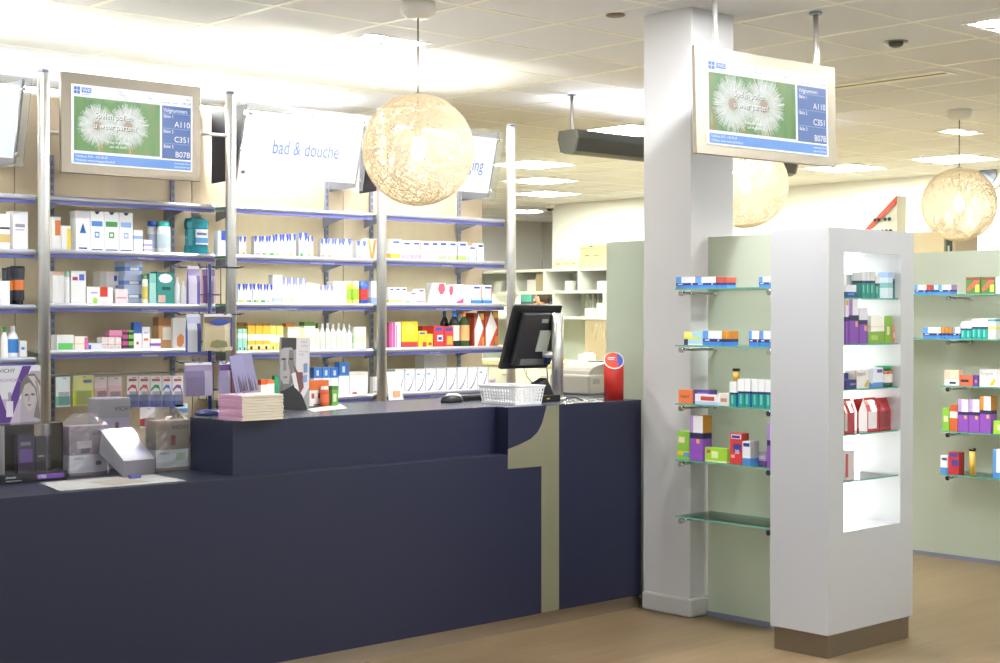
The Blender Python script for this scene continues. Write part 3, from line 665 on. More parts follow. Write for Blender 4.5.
def bottle_mesh(w, h, body, cap, label=None, capw=.45, caph=.17, sy=.7):
    r = w / 2; hb = h * (1 - caph)
    prof = [(r * .92, 0), (r, h * .03), (r, hb * .22), (r, hb * .72), (r * .97, hb * .8), (r * capw * 1.05, hb), (r * capw, hb), (r * capw, h * .985), (r * capw * .85, h)]
    cols = [body, body, label or body, body, body, cap, cap, cap]
    return MB().lathe(prof, 18, r, r * sy, cols, 1, sy)
def tube_mesh(w, h, body, cap, label=None):
    # standing squeeze tube: round cap below, flat crimp on top
    M = MB(); n = 16; r = w * .42; rings = []; prof = [(r * .8, r * .8, 0), (r * .8, r * .8, h * .14), (r, r, h * .15), (r, r * .95, h * .4), (r * 1.02, r * .7, h * .65), (w * .5, r * .25, h * .93), (w * .5, .002, h)]
    cols = [cap, body, body, label or body, body, body]; vs_ = []; fs = []; cc = []
    for a, b, z in prof:
        for k in range(n): vs_.append((w / 2 + a * math.cos(2 * math.pi * k / n), r + b * math.sin(2 * math.pi * k / n), z))
    for i in range(len(prof) - 1):
        for k in range(n): fs.append((i * n + k, i * n + (k + 1) % n, (i + 1) * n + (k + 1) % n, (i + 1) * n + k)); cc.append(cols[i])
    fs += [tuple(range(n - 1, -1, -1)), tuple((len(prof) - 1) * n + k for k in range(n))]; cc += [cap, body]
    return M.add(vs_, fs, cc, 0, True)
def pouch_mesh(w, d, h, c1, c2, c3='e8e6e4', strip=False):
    # gusseted bag: folded top ridge, bulging front
    M = MB(); xs = [0, .06, .3, .7, .94, 1]; zs = [0, .08, .35, .6, .8, .93, 1]
    def dep(u, v): return d * .5 * (1 if v < .6 else max(.03, 1 - (v - .6) / .38)) * (.75 + .25 * math.sin(math.pi * min(1, max(0, u))))
    vs_ = []; fs = []; cc = []; nx = len(xs)
    for s_ in (-1, 1):
        for v in zs:
            for u in xs: vs_.append((u * w, d / 2 + s_ * dep(u, v), v * h))
    o = nx * len(zs)
    for j in range(len(zs) - 1):
        for i in range(nx - 1):
            c = c3 if ((i in (3, 4) and j < 4) if strip else (i in (1, 2) and j in (1, 2))) else (c2 if j >= 4 else c1)
            fs.append((j * nx + i, j * nx + i + 1, (j + 1) * nx + i + 1, (j + 1) * nx + i)); cc.append(c)
            fs.append((o + j * nx + i + 1, o + j * nx + i, o + (j + 1) * nx + i, o + (j + 1) * nx + i + 1)); cc.append(c1)
        for i in (0, nx - 1):
            q = (j * nx + i, (j + 1) * nx + i, o + (j + 1) * nx + i, o + j * nx + i); fs.append(q if i == 0 else q[::-1]); cc.append(c3 if i == 0 else c1)
    fs.append(tuple([i for i in range(nx - 1, -1, -1)] + [o + i for i in range(nx)])); cc.append(c1)
    e = (len(zs) - 1) * nx; fs.append(tuple([e + i for i in range(nx)] + [o + e + i for i in range(nx - 1, -1, -1)])); cc.append(c2)
    return M.add(vs_, fs, cc)
# colour names used in data
W_, OW, GY_, LG = 'f2f1ef', 'e6e2da', 'b9b9bb', 'd6d5d8'
NB, SB, LB, TL, PU, LI, RD, OR, YE, GR, LM, BR, PK, AM = '26306a', '3f86d0', '8fb4e6', '1f8f86', '7a3fa0', 'b9a8d8', 'c23a32', 'd9772c', 'ecd23c', '3f9a4c', '9ccb3e', '8a5a30', 'd88aa8', 'e0a43c'
def place(mesh_b, name, row, desc, loc, facing, group, cat='box', mats=None, rz=0):
    o = mesh_b.build(name, mats or PRINT, None, loc, (-math.pi / 2 if facing == 'X' else 0) + rz)
    return tag(o, f'{desc}, {where(row)} from left, {row}', cat, group)
class Row:
    # a shelf row: facing 'Y' means fronts look towards -Y, 'X' towards -X
    def __init__(s, name, facing, plane, z, ybase=None, group='products'):
        s.name, s.f, s.p, s.z, s.g = name, facing, plane, z, group
    def at(s, x, y, off=0): return (ony(x, y, s.p + off) if s.f == 'Y' else onx(x, y, s.p + off))
    def size(s, x0, x1, yt, off=0):
        ym = 331 if yt is None else yt
        a, b = s.at(x0, ym, off), s.at(x1, ym, off); w = (b.x - a.x) if s.f == 'Y' else (a.y - b.y)
        return a, w, s.at((x0 + x1) / 2, ym, off).z - s.z
    def c(s, x0, x1, yt, base, desc, bands=(), marks=(), side=None, polys=(), d=None, xs=None, off=0, zoff=None, name='medicine_carton', cat='box', top=None, rz=0):
        a, w, h = s.size(x0, x1, yt, off); z = s.z
        if zoff is not None: z = s.at((x0 + x1) / 2, zoff, off).z; h = h + s.z - z
        if xs and s.f == 'X': d = ony(xs, yt, s.at(x1, yt, off).y).x - s.p - off
        d = d or min(.09, max(.03, w * .7))
        loc = (a.x, s.p + off, z + .0006) if s.f == 'Y' else (s.p + off, a.y, z + .0006)
        return place(carton_mesh(w - .0012, d, h, base, bands, marks, side, polys, top), name, s.name, desc, loc, s.f, s.g, cat, rz=rz)
    def b(s, x0, x1, yt, body, cap, desc, label=None, capw=.45, caph=.17, sy=.7, off=0, name='bottle', zoff=None):
        a, w, h = s.size(x0, x1, yt, off); z = s.z
        if zoff is not None: z = s.at((x0 + x1) / 2, zoff, off).z; h = h + s.z - z
        loc = (a.x, s.p + off, z + .0006) if s.f == 'Y' else (s.p + off, a.y, z + .0006)
        return place(bottle_mesh(w - .001, h, body, cap, label, capw, caph, sy), name, s.name, desc, loc, s.f, s.g, 'bottle', PLAST)
    def t(s, x0, x1, yt, body, cap, desc, label=None, off=0):
        a, w, h = s.size(x0, x1, yt, off); loc = (a.x, s.p + off, s.z + .0006)
        return place(tube_mesh(w - .001, h, body, cap, label), 'squeeze_tube', s.name, desc, loc, s.f, s.g, 'tube', PLAST)
def bay(k, r, off=.03):
    z = SHZ[k][r] + .0025 - .0085
    return Row(f'{ROWN[r]} shelf, {BAYN[k]}', 'Y', SHF + off, z, group=f'products on {ROWN[r]} shelf of {BAYN[k]}')
ZIG = lambda c: [([(0, 1), (.0, .8), (.25, .62), (.42, 1)], c), ([(.58, 1), (.75, .62), (1, .8), (1, 1)], c)]
def dots(c1, c2): return ((.12, .04, .5, .2, c1), (.5, .04, .9, .2, c2))

# ---- left-edge bay
R = bay('A', 1)
R.c(-12, 0, 214, W_, 'white carton with gold band', [(.3, .55, 'c8ac6c')]); R.c(0, 10, 214, W_, 'white carton with gold and black lines', [(.22, .45, 'c8ac6c'), (.58, .64, '34343c')])
R.c(13, 28, 211.5, 'f0f0f4', 'tall white carton with grey band', [], [(.15, .6, .8, .68, '9a9aa2'), (.15, .52, .75, .55, LI)], d=.07)
R = bay('A', 2)
R.c(-8, 10, 281, W_, 'white carton in front of dark tubes', [], [(.1, .1, .5, .3, LG)], off=-.01)
for x0, x1, yt, lb in ((3, 9.5, 268, '6a6a6e'), (8, 14.5, 267, OR), (13, 28, 266, 'e0782c')): R.t(x0, x1, yt, '3a3c44', '2a2a30', 'dark grey tube with orange label', lb, off=.02)
R = bay('A', 3)
R.b(2, 9, 327, W_, GR, 'white bottle with green cap'); R.b(9, 20, 326, 'eeeef0', 'e8e8e8', 'white bottle with blue mark', SB, off=.0); R.c(20, 27, 341, W_, 'white carton with blue mark', [], [(.2, .5, .7, .65, SB)])
# ---- wall-screen bay
R = bay('B', 1)
R.c(52.5, 61, 217, W_, 'white carton with orange block', [], [(.3, .45, .95, .9, OR)]); R.c(61.5, 71, 226, W_, 'white carton with yellow right edge', [], [(.6, 0, 1, .9, YE)])
R.c(76, 90, 211, 'f0f0f2', 'tall white carton with blue triangle emblem', [(.82, 1, LG)], [(.2, .06, .8, .1, NB)], polys=[([(.25, .45), (.75, .45), (.5, .7)], SB), ([(.38, .5), (.62, .5), (.5, .61)], W_)], d=.06)
for x0, x1, c, ds in ((90.3, 104, SB, 'blue logo block'), (104.3, 119, GR, 'green band'), (119.3, 133, LB, 'pale blue band')):
    R.c(x0, x1, 211.5 + (x0 - 90) * .05, 'f3f3f5', f'tall white toothpaste carton with {ds}', [], [(.1, .63, .9, .76, c), (.1, .03, .9, .07, NB), (.32, .35, .68, .5, c), (.4, .39, .6, .46, W_)], polys=[([(.42, .93), (.58, .93), (.7, 1), (.3, 1)], NB)], d=.05)
R.c(133.8, 143, 230.5, W_, 'small white carton with blue band', [(.62, .76, LB)], d=.03); R.c(144, 152.5, 240, W_, 'low white carton with lilac bands', [(.55, .7, LI), (.2, .32, LI)], d=.03)
R.b(149.3, 159, 221, 'eef0f4', '2f55b0', 'white bottle with blue cap', 'b9c6e0', capw=.95, caph=.17, off=.05); R.b(160, 173, 221.5, 'eef2f2', '2fa39a', 'white bottle with teal cap', 'cfe0e6', capw=.9, caph=.16)
a, w, h = R.size(189, 211, 213)
t = thing('mouthwash_bottle', 'large teal mouthwash bottle with clear cap on second shelf', 'bottle', (a.x, SHF + .03, R.z + .0006)); w -= .002
TEALM = mat('teal_liquid', '14808e', .12, coat=.5)
def rr(ww, dd, z, k=.25):
    c_ = min(ww, dd) * k; return [(-ww / 2 + c_, -dd / 2, z), (ww / 2 - c_, -dd / 2, z), (ww / 2, -dd / 2 + c_, z), (ww / 2, dd / 2 - c_, z), (ww / 2 - c_, dd / 2, z), (-ww / 2 + c_, dd / 2, z), (-ww / 2, dd / 2 - c_, z), (-ww / 2, -dd / 2 + c_, z)]
lv = [(w, 0), (w, .06), (w * .96, .22), (w * .9, .24), (w * .9, .62), (w * .96, .64), (w, .78), (w * .86, .87), (w * .42, .89), (w * .42, .9)]
vs_ = []
for ww, z in lv: vs_ += [(x + w / 2, y + .035, zz) for x, y, zz in rr(ww, .065 * ww / w, z * h)]
fs = [(i * 8 + k, i * 8 + (k + 1) % 8, (i + 1) * 8 + (k + 1) % 8, (i + 1) * 8 + k) for i in range(len(lv) - 1) for k in range(8)] + [tuple(range(7, -1, -1)), tuple((len(lv) - 1) * 8 + k for k in range(8))]
MB().add(vs_, fs).build('body', TEALM, t)
MB().lathe([(w * .19, h * .9), (w * .2, h * .995), (w * .17, h)], 16, w / 2, .035).build('cap', mat('smoky_cap', '8d8a7c', .2), t)
carton_mesh(w * .56, .0015, h * .36, 'dfe6ee', [(.1, .45, '5a9ad0')], [(.1, .62, .9, .78, '6a7a90')]).build('front_label', PRINT, t, (w * .3, -.0008, h * .25))
R.c(217.5, 226, 231, W_, 'white carton with blue corner', [], [(.45, .62, .95, 1, '3552b0'), (0, 0, .1, 1, GY_)])
R = bay('B', 2)
R.c(52.5, 64, 271.5, W_, 'plain white carton with orange side stripe', [], [(0, .88, 1, 1, 'd8b49c')]); R.b(64, 71, 271, W_, 'a9c8b0', 'white jar with pale green lid', capw=.9)
R.c(71, 86, 271, W_, 'white carton with red and blue print', [(.7, .85, 'dfe2f0')], [(.1, .72, .45, .82, RD), (.55, .72, .9, .9, '4a60b8')])
R.c(100.5, 120, 271.7, 'efe6e2', 'pale pink carton with blue emblem', [], [(.78, .1, .92, .6, LB), (.7, .72, .85, .88, '3a58b0'), (.0, 0, .3, 1, 'cfc8c8')], off=.09)
R.c(87, 113, 287, W_, 'white carton, red shield, green apple', [], [(.5, .45, .8, 1, 'd8402c'), (.15, .62, .4, .72, LI)], polys=[([(.2, .18), (.28, .08), (.38, .1), (.42, .25), (.36, .4), (.25, .4)], LM)])
R.c(115.5, 128, 289, 'eadfdd', 'small pale pink carton', [], [(.1, .4, .9, .5, PK)], d=.03)
for k, (zo, yt) in enumerate(((303.2, 289.5), (289.5, 276), (276, 262))):
    R.c(123 + k, 142.5, yt, 'b9c6e4', f'{("bottom", "middle", "top")[k]} blue white carton of stack', [(.35, .65, '6c8ad0')], [(.3, .4, .8, .6, W_)], zoff=zo, off=.035, d=.1)
R.b(143, 149, 274, 'f0ecd8', '4c7a44', 'white jar, green cap, yellow label', 'd8c860', capw=.9); R.c(149.5, 156.5, 273.5, '9fd0c6', 'narrow pale teal carton', [(.7, 1, '7cc0b4')])
R.c(157, 174, 272, '2f8f84', 'teal carton with white oval panel', [], [(.08, .08, .5, .3, 'd8a8a0'), (.3, .45, .8, .55, '1d4a48')], polys=[([(.08, .8), (.2, .7), (.5, .66), (.8, .7), (.92, .8), (.8, .91), (.5, .95), (.2, .91)], W_)])
R.b(175.5, 181, 277, 'f0f0ee', W_, 'slim white bottle'); R.b(181.5, 187.5, 281, 'ecebea', 'e2e2e2', 'small white bottle')
R = bay('B', 3)
R.c(57, 74, 335, W_, 'white carton with bright green panel', [], [(.06, .05, .95, .5, '6fd06a')], d=.06); R.c(74.5, 88, 336.5, 'f4ecdc', 'cream carton with pink corner', [(.45, .55, 'f0d8a0')], [(.75, .1, 1, .9, 'd868b0')])
R.c(88.5, 102, 343.5, 'dfe2ea', 'low clear carton with blue end', [], [(0, .1, .2, .8, '4a6ac0')], d=.04)
for x0, x1 in ((102, 108), (108.3, 115), (115.3, 121.5)): R.c(x0, x1, 337.5, 'efe2de', 'pale pink carton from a low pair row', [(.42, .5, 'd9b6b0')], [(.2, .15, .8, .35, 'e0c8c0')], d=.05)
R.c(109.5, 122.5, 330.5, PK, 'pink carton lying on pale pink cartons', [(.0, .25, 'c86890')], zoff=337.2, d=.05)
for x0, c in ((122.8, 'c04a80'), (128.6, '78b84a')):
    for k in range(3): R.c(x0, x0 + 5.4, 343.4 - k * 6.6, c, f'{"pink" if x0 < 125 else "green"} and black carton, {("bottom", "middle", "top")[k]} of stack', [(.3, .7, '30343c')], zoff=350 - k * 6.6, d=.05)
R.c(134, 142, 322.5, W_, 'tall white carton with blue top', [(.6, 1, '3f68c0')], [(.3, .2, .6, .3, RD)]); R.c(142.3, 150, 327, 'f0ece8', 'tall white carton with orange print', [], [(.2, .4, .8, .5, OR), (.2, .7, .8, .8, LI)])
R.c(150.5, 161, 339, W_, 'small white carton with purple band', [(.35, .6, '8a4aa0')]); R.c(158.5, 172.5, 318, 'cf9c6a', 'tan and brown carton with white window', [(.75, 1, 'a06a40')], [(.3, .3, .9, .7, 'efe4d8')], off=.04)
R.c(173, 186, 318, 'f0ece6', 'tall white carton with orange floral circle', [], polys=[([(.3, .12), (.6, .06), (.85, .2), (.85, .42), (.55, .5), (.3, .36)], 'd98a58')], off=.02); R.c(186.3, 190.5, 321, '3f9a78', 'narrow green carton', off=.02)
# ---- bath-sign bay
R = bay('C', 1)
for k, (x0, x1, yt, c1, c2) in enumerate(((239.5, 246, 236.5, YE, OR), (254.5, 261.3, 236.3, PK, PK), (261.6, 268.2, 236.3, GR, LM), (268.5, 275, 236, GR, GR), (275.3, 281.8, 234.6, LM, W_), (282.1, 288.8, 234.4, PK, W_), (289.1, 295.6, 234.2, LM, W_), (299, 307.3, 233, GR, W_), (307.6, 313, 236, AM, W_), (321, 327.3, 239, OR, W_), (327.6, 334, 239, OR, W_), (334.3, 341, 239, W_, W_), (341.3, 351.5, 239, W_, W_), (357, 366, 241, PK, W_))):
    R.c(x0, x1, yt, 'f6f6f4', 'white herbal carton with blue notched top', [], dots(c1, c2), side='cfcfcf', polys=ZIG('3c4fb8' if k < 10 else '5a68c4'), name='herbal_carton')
R.c(367, 377, 239, 'f2ece2', 'white carton with orange V shape', [], polys=[([(.35, .05), (.65, .05), (.95, .95), (.7, .95), (.5, .3), (.3, .95), (.05, .95)], 'd9a04c')])
R = bay('C', 2)
for k, (x0, x1, yt, c1, c2) in enumerate(((238, 245, 284, LM, YE), (245.3, 252, 284, PK, GR), (253, 259.7, 284, GR, LM), (260, 266, 284.5, GR, GR), (266.3, 272.5, 284.5, LI, W_), (283, 288.8, 278, 'e6dc9c', 'e6dc9c'), (289.1, 294.8, 278, 'e6e0a0', 'e6dc9c'), (295.1, 300.8, 278.2, 'dce0a8', W_), (301.1, 306, 278.4, 'e0e0c0', W_))):
    R.c(x0, x1, yt, 'f7f7f5', 'white herbal carton with blue notched top', [], dots(c1, c2), polys=ZIG('3648b4' if k < 5 else '8a90d8'), name='herbal_carton')
R.c(273, 282.5, 275, 'f4f6f8', 'tall white carton with pale blue base', [(.08, .22, 'a8b8e0')]); R.c(306.5, 312.8, 283, W_, 'white carton with pale mark', [], [(.3, .6, .6, .75, LI)])
R.c(313, 319.5, 284, W_, 'white carton with faint lilac mark', [], [(.3, .3, .6, .4, LI)]); R.c(320, 326.3, 285.5, W_, 'white carton with lilac notched top', polys=ZIG('8a84d0')); R.c(326.6, 333, 285.5, W_, 'second white carton with lilac notched top', polys=ZIG('8a84d0'))
R.c(333.3, 346.5, 281.5, 'f6f6f2', 'wide plain white carton', d=.06)
for x0, x1, c, l in ((347, 353.5, 'e8d850', 'yellow can with green print'), (353.8, 360.8, 'e6de7c', 'pale yellow can with green print'), (361, 370, '3050a8', 'blue can with red band')):
    R.b(x0, x1, 281.2, c, c if 'blue' in l else 'e8e0a0', l, LM if 'green' in l else RD, capw=.96, caph=.08, sy=.9, name='powder_can')
R.c(371, 377.5, 281, 'e9ecf2', 'pale carton fading to blue', [(0, .3, 'a8c0e8')])
R = bay('C', 3)
R.c(238, 247, 322.5, '8a8434', 'olive carton behind teal carton', [(.88, 1, BR)], off=.05); R.c(238.3, 242.4, 329, 'a0d4c0', 'narrow teal carton with drop', [(.6, .8, W_)], [(.3, .08, .6, .2, '20303a')]); R.c(242.7, 247, 329, '9ad0b8', 'second narrow teal carton with drop', [(.6, .8, W_)], [(.3, .08, .6, .2, '20303a')])
for k, (x0, x1) in enumerate(((248, 255.3), (255.6, 262.8), (263.1, 270))):
    R.c(x0, x1, 323.6, 'eebc3c', 'amber yellow carton with black drop', [(.92, 1, 'b07830'), (.4, .62, 'f8eed0'), (.1, .25, 'f6e2a0')], [(.3, .08, .65, .2, '2c2a20')])
for k, (x0, x1) in enumerate(((270.3, 276.5), (276.8, 283.5))): R.c(x0, x1, 326, 'f2dc6c', 'pale yellow carton with white band', [(.35, .65, 'faf4d8')], [(.35, .08, .6, .2, '6a6a50')])
R.c(286, 294.5, 323.5, 'c87830', 'orange brown carton behind pale ones', [(.5, .8, 'e8c090')], off=.05); R.c(288, 299.8, 327, 'f4ecb4', 'cream yellow carton', [(.6, .9, 'f8f4e0')]); R.c(300, 304, 328, 'f2e8a8', 'narrow cream carton')
R.c(304.3, 315, 322, 'eef2dc', 'white carton with green top', [(.86, 1, '5a8a30')], [(.2, .2, .7, .5, 'e6ecb0')])
for k in range(6): R.b(315.5 + k * 5.4, 320.6 + k * 5.4, 323 + (k % 2), 'f4f6ec', 'e8ecde' if k else '4a6a30', 'slim white bottle', 'eef2d4', capw=.5, caph=.2)
R.b(348, 353, 324, 'f6f8f2', W_, 'white cone shaped bottle', capw=.3, caph=.3); R.c(353.5, 366, 327, 'f2f6ee', 'white carton with pale green panel', [(.3, .6, 'cfe8c0')], [(.0, 0, .08, 1, 'a8d890')], d=.07)
R = bay('C', 4)
R.c(261, 267, 380, 'e8642c', 'orange carton with white window', [(.3, .75, 'fbeedd')]); R.c(267.3, 274.5, 380, 'e87a3c', 'orange and white carton', [(.25, .8, 'fdf3e4')]); R.c(274.8, 279, 376, '2f9a6a', 'narrow green carton behind the standee')
for k in range(3): R.c(314 + k * 8.5, 322.3 + k * 8.5, 367.5, 'f4f8fc', 'white carton with blue curl top', [(.64, 1, '4a84d4')], [(.3, .72, .6, .9, 'dfeaf8')], off=.01)
R.c(339.5, 349, 362.5, 'f2f6fa', 'taller white carton with blue top', [(.6, 1, '4680d0')], [(.3, .7, .6, .88, 'dfeaf8')]); R.c(349.5, 368, 372, 'faf8f2', 'wide white carton with red mark', [], [(.15, .05, .4, .14, RD), (.05, .85, .9, .92, 'f0e6c0')], d=.07)
R.c(373, 379, 377, 'eceae8', 'small white carton beside pole', [], [(.1, .1, .9, .2, PK)])
# ---- bay beside monitor
R = bay('D', 1)
V = lambda c: [(0, .3, c), (.3, .45, 'e9e6ee')]
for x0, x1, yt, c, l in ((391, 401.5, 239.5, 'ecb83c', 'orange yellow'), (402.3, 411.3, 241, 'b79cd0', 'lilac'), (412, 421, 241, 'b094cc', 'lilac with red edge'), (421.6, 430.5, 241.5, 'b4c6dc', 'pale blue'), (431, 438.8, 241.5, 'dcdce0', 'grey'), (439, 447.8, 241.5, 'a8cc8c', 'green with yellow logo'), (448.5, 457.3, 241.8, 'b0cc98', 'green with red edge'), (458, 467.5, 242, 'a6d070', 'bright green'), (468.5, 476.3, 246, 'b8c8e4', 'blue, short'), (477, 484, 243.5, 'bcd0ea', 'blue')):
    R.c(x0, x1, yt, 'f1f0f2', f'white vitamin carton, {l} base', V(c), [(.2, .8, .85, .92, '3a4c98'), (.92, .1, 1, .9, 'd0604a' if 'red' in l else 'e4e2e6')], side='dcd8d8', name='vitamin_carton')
R = bay('D', 2)
for x0, x1, yt, c, l in ((389, 394.3, 287.5, 'ead078', 'yellow base'), (394.6, 400.8, 287.5, 'b4d480', 'green base'), (401, 407, 287.5, 'b0d898', 'pale green base'), (409.3, 417, 292, 'b8dc98', 'green base, short'), (417.3, 425, 289, 'bca4d8', 'lilac base')):
    R.c(x0, x1, yt, 'f3f2f2', f'narrow white vitamin carton with {l}', [(0, .25, c)], [(.25, .82, .85, .93, '44549a')], name='vitamin_carton')
for x0, x1, yt, c, l in ((433.5, 446, 283, 'd2566c', 'white carton with red flower figure'), (446.5, 453.8, 285.5, 'd45a70', 'white carton with red flower'), (454, 463.8, 284.5, 'd44a78', 'white carton with magenta corner')):
    R.c(x0, x1, yt, 'f2efee', l, polys=[([(.45, .95), (.35, .7), (.55, .45), (.8, .5), (.95, .7), (.85, .97)] if x0 < 450 else [(.05, .02), (.98, .02), (.98, .35), (.7, .22), (.4, .18)], c)], marks=[(.1, .4, .3, .46, LI)], d=.06)
R.c(464.2, 471, 285, 'f0f0ee', 'plain white narrow carton', [], [(.2, .6, .8, .66, LG)])
for x0, x1 in ((472, 481.6), (483, 492.3)): R.c(x0, x1, 285.3, 'f0f2f4', f'white vitamin carton with blue base, red edge', [(0, .22, '3f80c8'), (.22, .32, 'b4cfe8')], [(.2, .82, .85, .93, '3a4c98'), (.9, .3, 1, .95, 'd8705a')], name='vitamin_carton')
R = bay('D', 3)
R.c(389, 395, 322.5, 'c0508c', 'magenta carton', [], [(.5, 0, .7, 1, 'e090c0')]); R.c(395.3, 401, 322.5, 'efe6ea', 'white carton with pink stripe', [], [(.1, 0, .35, .9, 'd878a8')])
R.c(401.8, 418, 321.5, 'ead02e', 'yellow red carton with round disc', [(0, .25, 'd0493a')], [(.1, .05, .9, .2, 'c23a32')], polys=[([(.3, .62), (.5, .52), (.72, .62), (.76, .8), (.5, .96), (.26, .8)], 'f2e060')], d=.06)
R.c(422.5, 433.5, 326, 'b8342c', 'red carton behind yellow ones', off=.06); R.c(418.5, 427, 331, 'ecc832', 'small yellow carton with red corner', [], [(.5, .05, .95, .35, RD), (.15, .8, .8, .92, '5a60a8')]); R.c(427.3, 433, 334, 'ecc832', 'smallest yellow carton', [], [(.2, .2, .8, .4, RD)])
R.c(433.8, 444, 326, 'cc3a38', 'red carton with blue number panel', [], [(.15, .78, .85, .93, '34489c'), (.35, .3, .9, .58, 'e8e4f0'), (.45, .36, .8, .5, '3a3c8c')]); R.c(444.3, 453.5, 326.5, 'c83a3a', 'red carton with yellow panel', [], [(.15, .78, .85, .93, '34489c'), (.3, .15, .9, .55, 'e0b040')])
R.b(443, 451, 311, '1c241e', '3060b0', 'dark bottle with blue cap, behind', '24302a', .36, .16, off=.07); R.b(452.3, 461.8, 311, '1c2a22', '3464b4', 'dark bottle with white label', 'cfdcc8', .36, .16); R.b(462.3, 471.8, 311.5, '34502a', 'd07a34', 'green bottle with orange label', 'e0a468', .36, .14)
for x0, x1, yt in ((474, 484.5, 313), (485, 498.5, 311)):
    R.c(x0, x1, yt, 'a8452c', f'brown red carton with tall white diamond', [(.85, 1, '7a2c24')], [(.75, .05, 1, .3, 'cc8a30'), (.6, .8, .95, .97, 'caa038')], polys=[([(.08, .02), (.3, .02), (.9, .55), (.45, .98), (.05, .5)], 'f0ece8'), ([(.3, .02), (.62, .02), (.88, .4), (.9, .55)], 'd8583c')], d=.07)
R = bay('D', 4)
R.c(424, 447, 355, 'dcd9d4', 'grey white carton with ring mark', [], [(.72, .4, .82, .6, '8a8a92')], off=.13, d=.08)
for k in range(9):
    x0 = 395 + k * 10.42
    R.c(x0, x0 + 9.6, 369.6 - k * .28, 'f0eeee', 'white carton with purple arc', [], [(.12, .74, .4, .8, '4a90d8')] if k in (1, 2, 3, 8) else [], polys=[([(.02, .04), (.3, .1), (.6, .3), (.85, .62), (.98, .98), (.9, .62), (.66, .25), (.35, .04)], '6a5a9c')], d=.12)
R.c(489, 496, 378.5, 'e4e0e2', 'small pale carton at the rail end', [], [(.1, .6, .9, .8, 'c898b0')])
h_ = thing('leaflet_holder', 'white angled card with orange picture on the lowest shelf by the pole', 'card', tuple(ony(396, 400, SHF - .012)) , 0)
MB().prism([(-.05, 0, .0), (.055, 0, .0), (.03, .02, .155), (-.05, .02, .155)], (0, .004, 0)).build('card', WHITE, h_); MB().prism([(-.02, -.002, .02), (.03, -.002, .02), (.03, .001, .05), (-.02, .001, .05)], (0, .0015, 0)).build('picture', mat('orange_print', 'e8a070', .5), h_)
# ---- hanging blister packs in the wall-screen bay
HOOK = mat('hook_wire', 'a8a8ac', .3, .8)
bar_ = thing('peg_bar', 'thin metal peg bar holding hanging blister packs', 'bar', (3.55, 6.62, 1.095)); MB().bar((-.43, 0, 0), (.44, 0, 0), .005, 8).build('rod', HOOK, bar_)
for e_ in (-.42, .43): MB().box((e_ - .004, -.004, -.006), (e_ + .004, .165, .006)).build('end_bracket', HOOK, bar_)
Rh = Row('peg bar', 'Y', 6.60, 1.0, group='hanging blister packs')
def blister(x0, x1, yt, yb, base, desc, bands=(), marks=(), polys=()):
    a, b_ = ony(x0, yt, 6.60), ony(x1, yt, 6.60); zb = ony((x0 + x1) / 2, yb, 6.60).z; h = a.z - zb; w = b_.x - a.x - .002
    t = thing('blister_pack', f'{desc}, {where(Rh.name)} from left, {Rh.name}', 'blister pack', (a.x, 6.60, zb), 0, Rh.g)
    carton_mesh(w, .0015, h, base, bands, marks, polys=polys).build('card', PRINT, t)
    MB().prism([(w * .15, -.0005, h * .08), (w * .85, -.0005, h * .08), (w * .85, -.0005, h * .5), (w * .15, -.0005, h * .5)], (0, -.012, 0)).build('bubble', FILM, t)
    MB().bar((w / 2, -.03, h - .008), (w / 2, .02, h - .008), .0016, 6).build('peg', HOOK, t)
blister(56, 70.5, 377, 407, 'e6efec', 'white and teal pack', [(.05, .35, '7ccab4')]); blister(73, 94, 375.5, 406, 'd8d890', 'yellow green pack', [(.05, .5, 'd6e048')], [(.5, .75, .9, .85, '7a80b0')])
blister(94.5, 107.5, 377, 405, 'e2d2d2', 'pale pink pack', [(.3, .6, 'e0b4b8')]); blister(108, 122, 377, 406, 'e6d6d8', 'pink and white pack', [(.3, .7, 'e8c0c4')])
for x0, x1, c in ((127, 138.7, 'd05a50'), (139, 150, 'd4605a'), (150.3, 162, '4a9a6a'), (162.3, 172, '5a86c8'), (172.3, 183.5, '8a5a98')):
    blister(x0, x1, 375.8, 407, 'e8e6ea', 'white pack with coloured arc and blue base', [(0, .4, '8a94c8'), (0, .2, '5a68b4')], [(.15, .82, .85, .9, 'd0685a')], [([(.05, .5), (.4, .62), (.75, .58), (.97, .3), (.97, .42), (.75, .7), (.4, .72), (.05, .58)], c)])
blister(140, 155, 407.5, 428, 'e8e2e2', 'small white red pack below row', [(.1, .45, 'cc4a40')]); blister(175.5, 188, 404, 415, 'c8d8e4', 'small blue white pack below row', [(.2, .6, '4a88c0')])

# ================================================================== PRODUCTS ON GLASS SHELVES
def gs(k): return Row(f'{ORD[k]} left glass shelf', 'X', 5.098, GSZ[k], group='products on the left glass shelves')
MED = [(0, .26, '3f7fd0'), (.26, .46, '242c60')]
def medbox(R, x0, x1, yt, desc, end=None, xs=None, **k):
    return R.c(x0, x1, yt, 'e4e4e8', desc, MED, [(0, .46, .28, 1, '5a9ae0'), (.1, .33, .35, .4, 'e8ecf4'), (.78, .3, .86, .42, 'e4c8c0')], side=end or '9a4436', xs=xs, **k)
R = gs(0)
medbox(R, 676, 695.6, 277, 'blue and white tablet carton', d=.06); medbox(R, 696, 716, 277, 'blue and white tablet carton', d=.06)
for x0 in (716.6, 720.3, 724): R.c(x0, x0 + 3.3, 277.3, 'b0503e', 'narrow red carton end', MED, d=.06)
medbox(R, 759, 772.5, 277, 'blue and white tablet carton near display', d=.06)
R = gs(1)
R.c(684, 702.5, 332, 'a8d0dc', 'pale teal carton with yellow corner', [(0, .1, 'dfe6e4')], [(0, .55, .45, 1, 'e6e074'), (0, .45, .9, .6, 'e4dc3c'), (0, 0, .22, .45, '2a2c60')], d=.05)
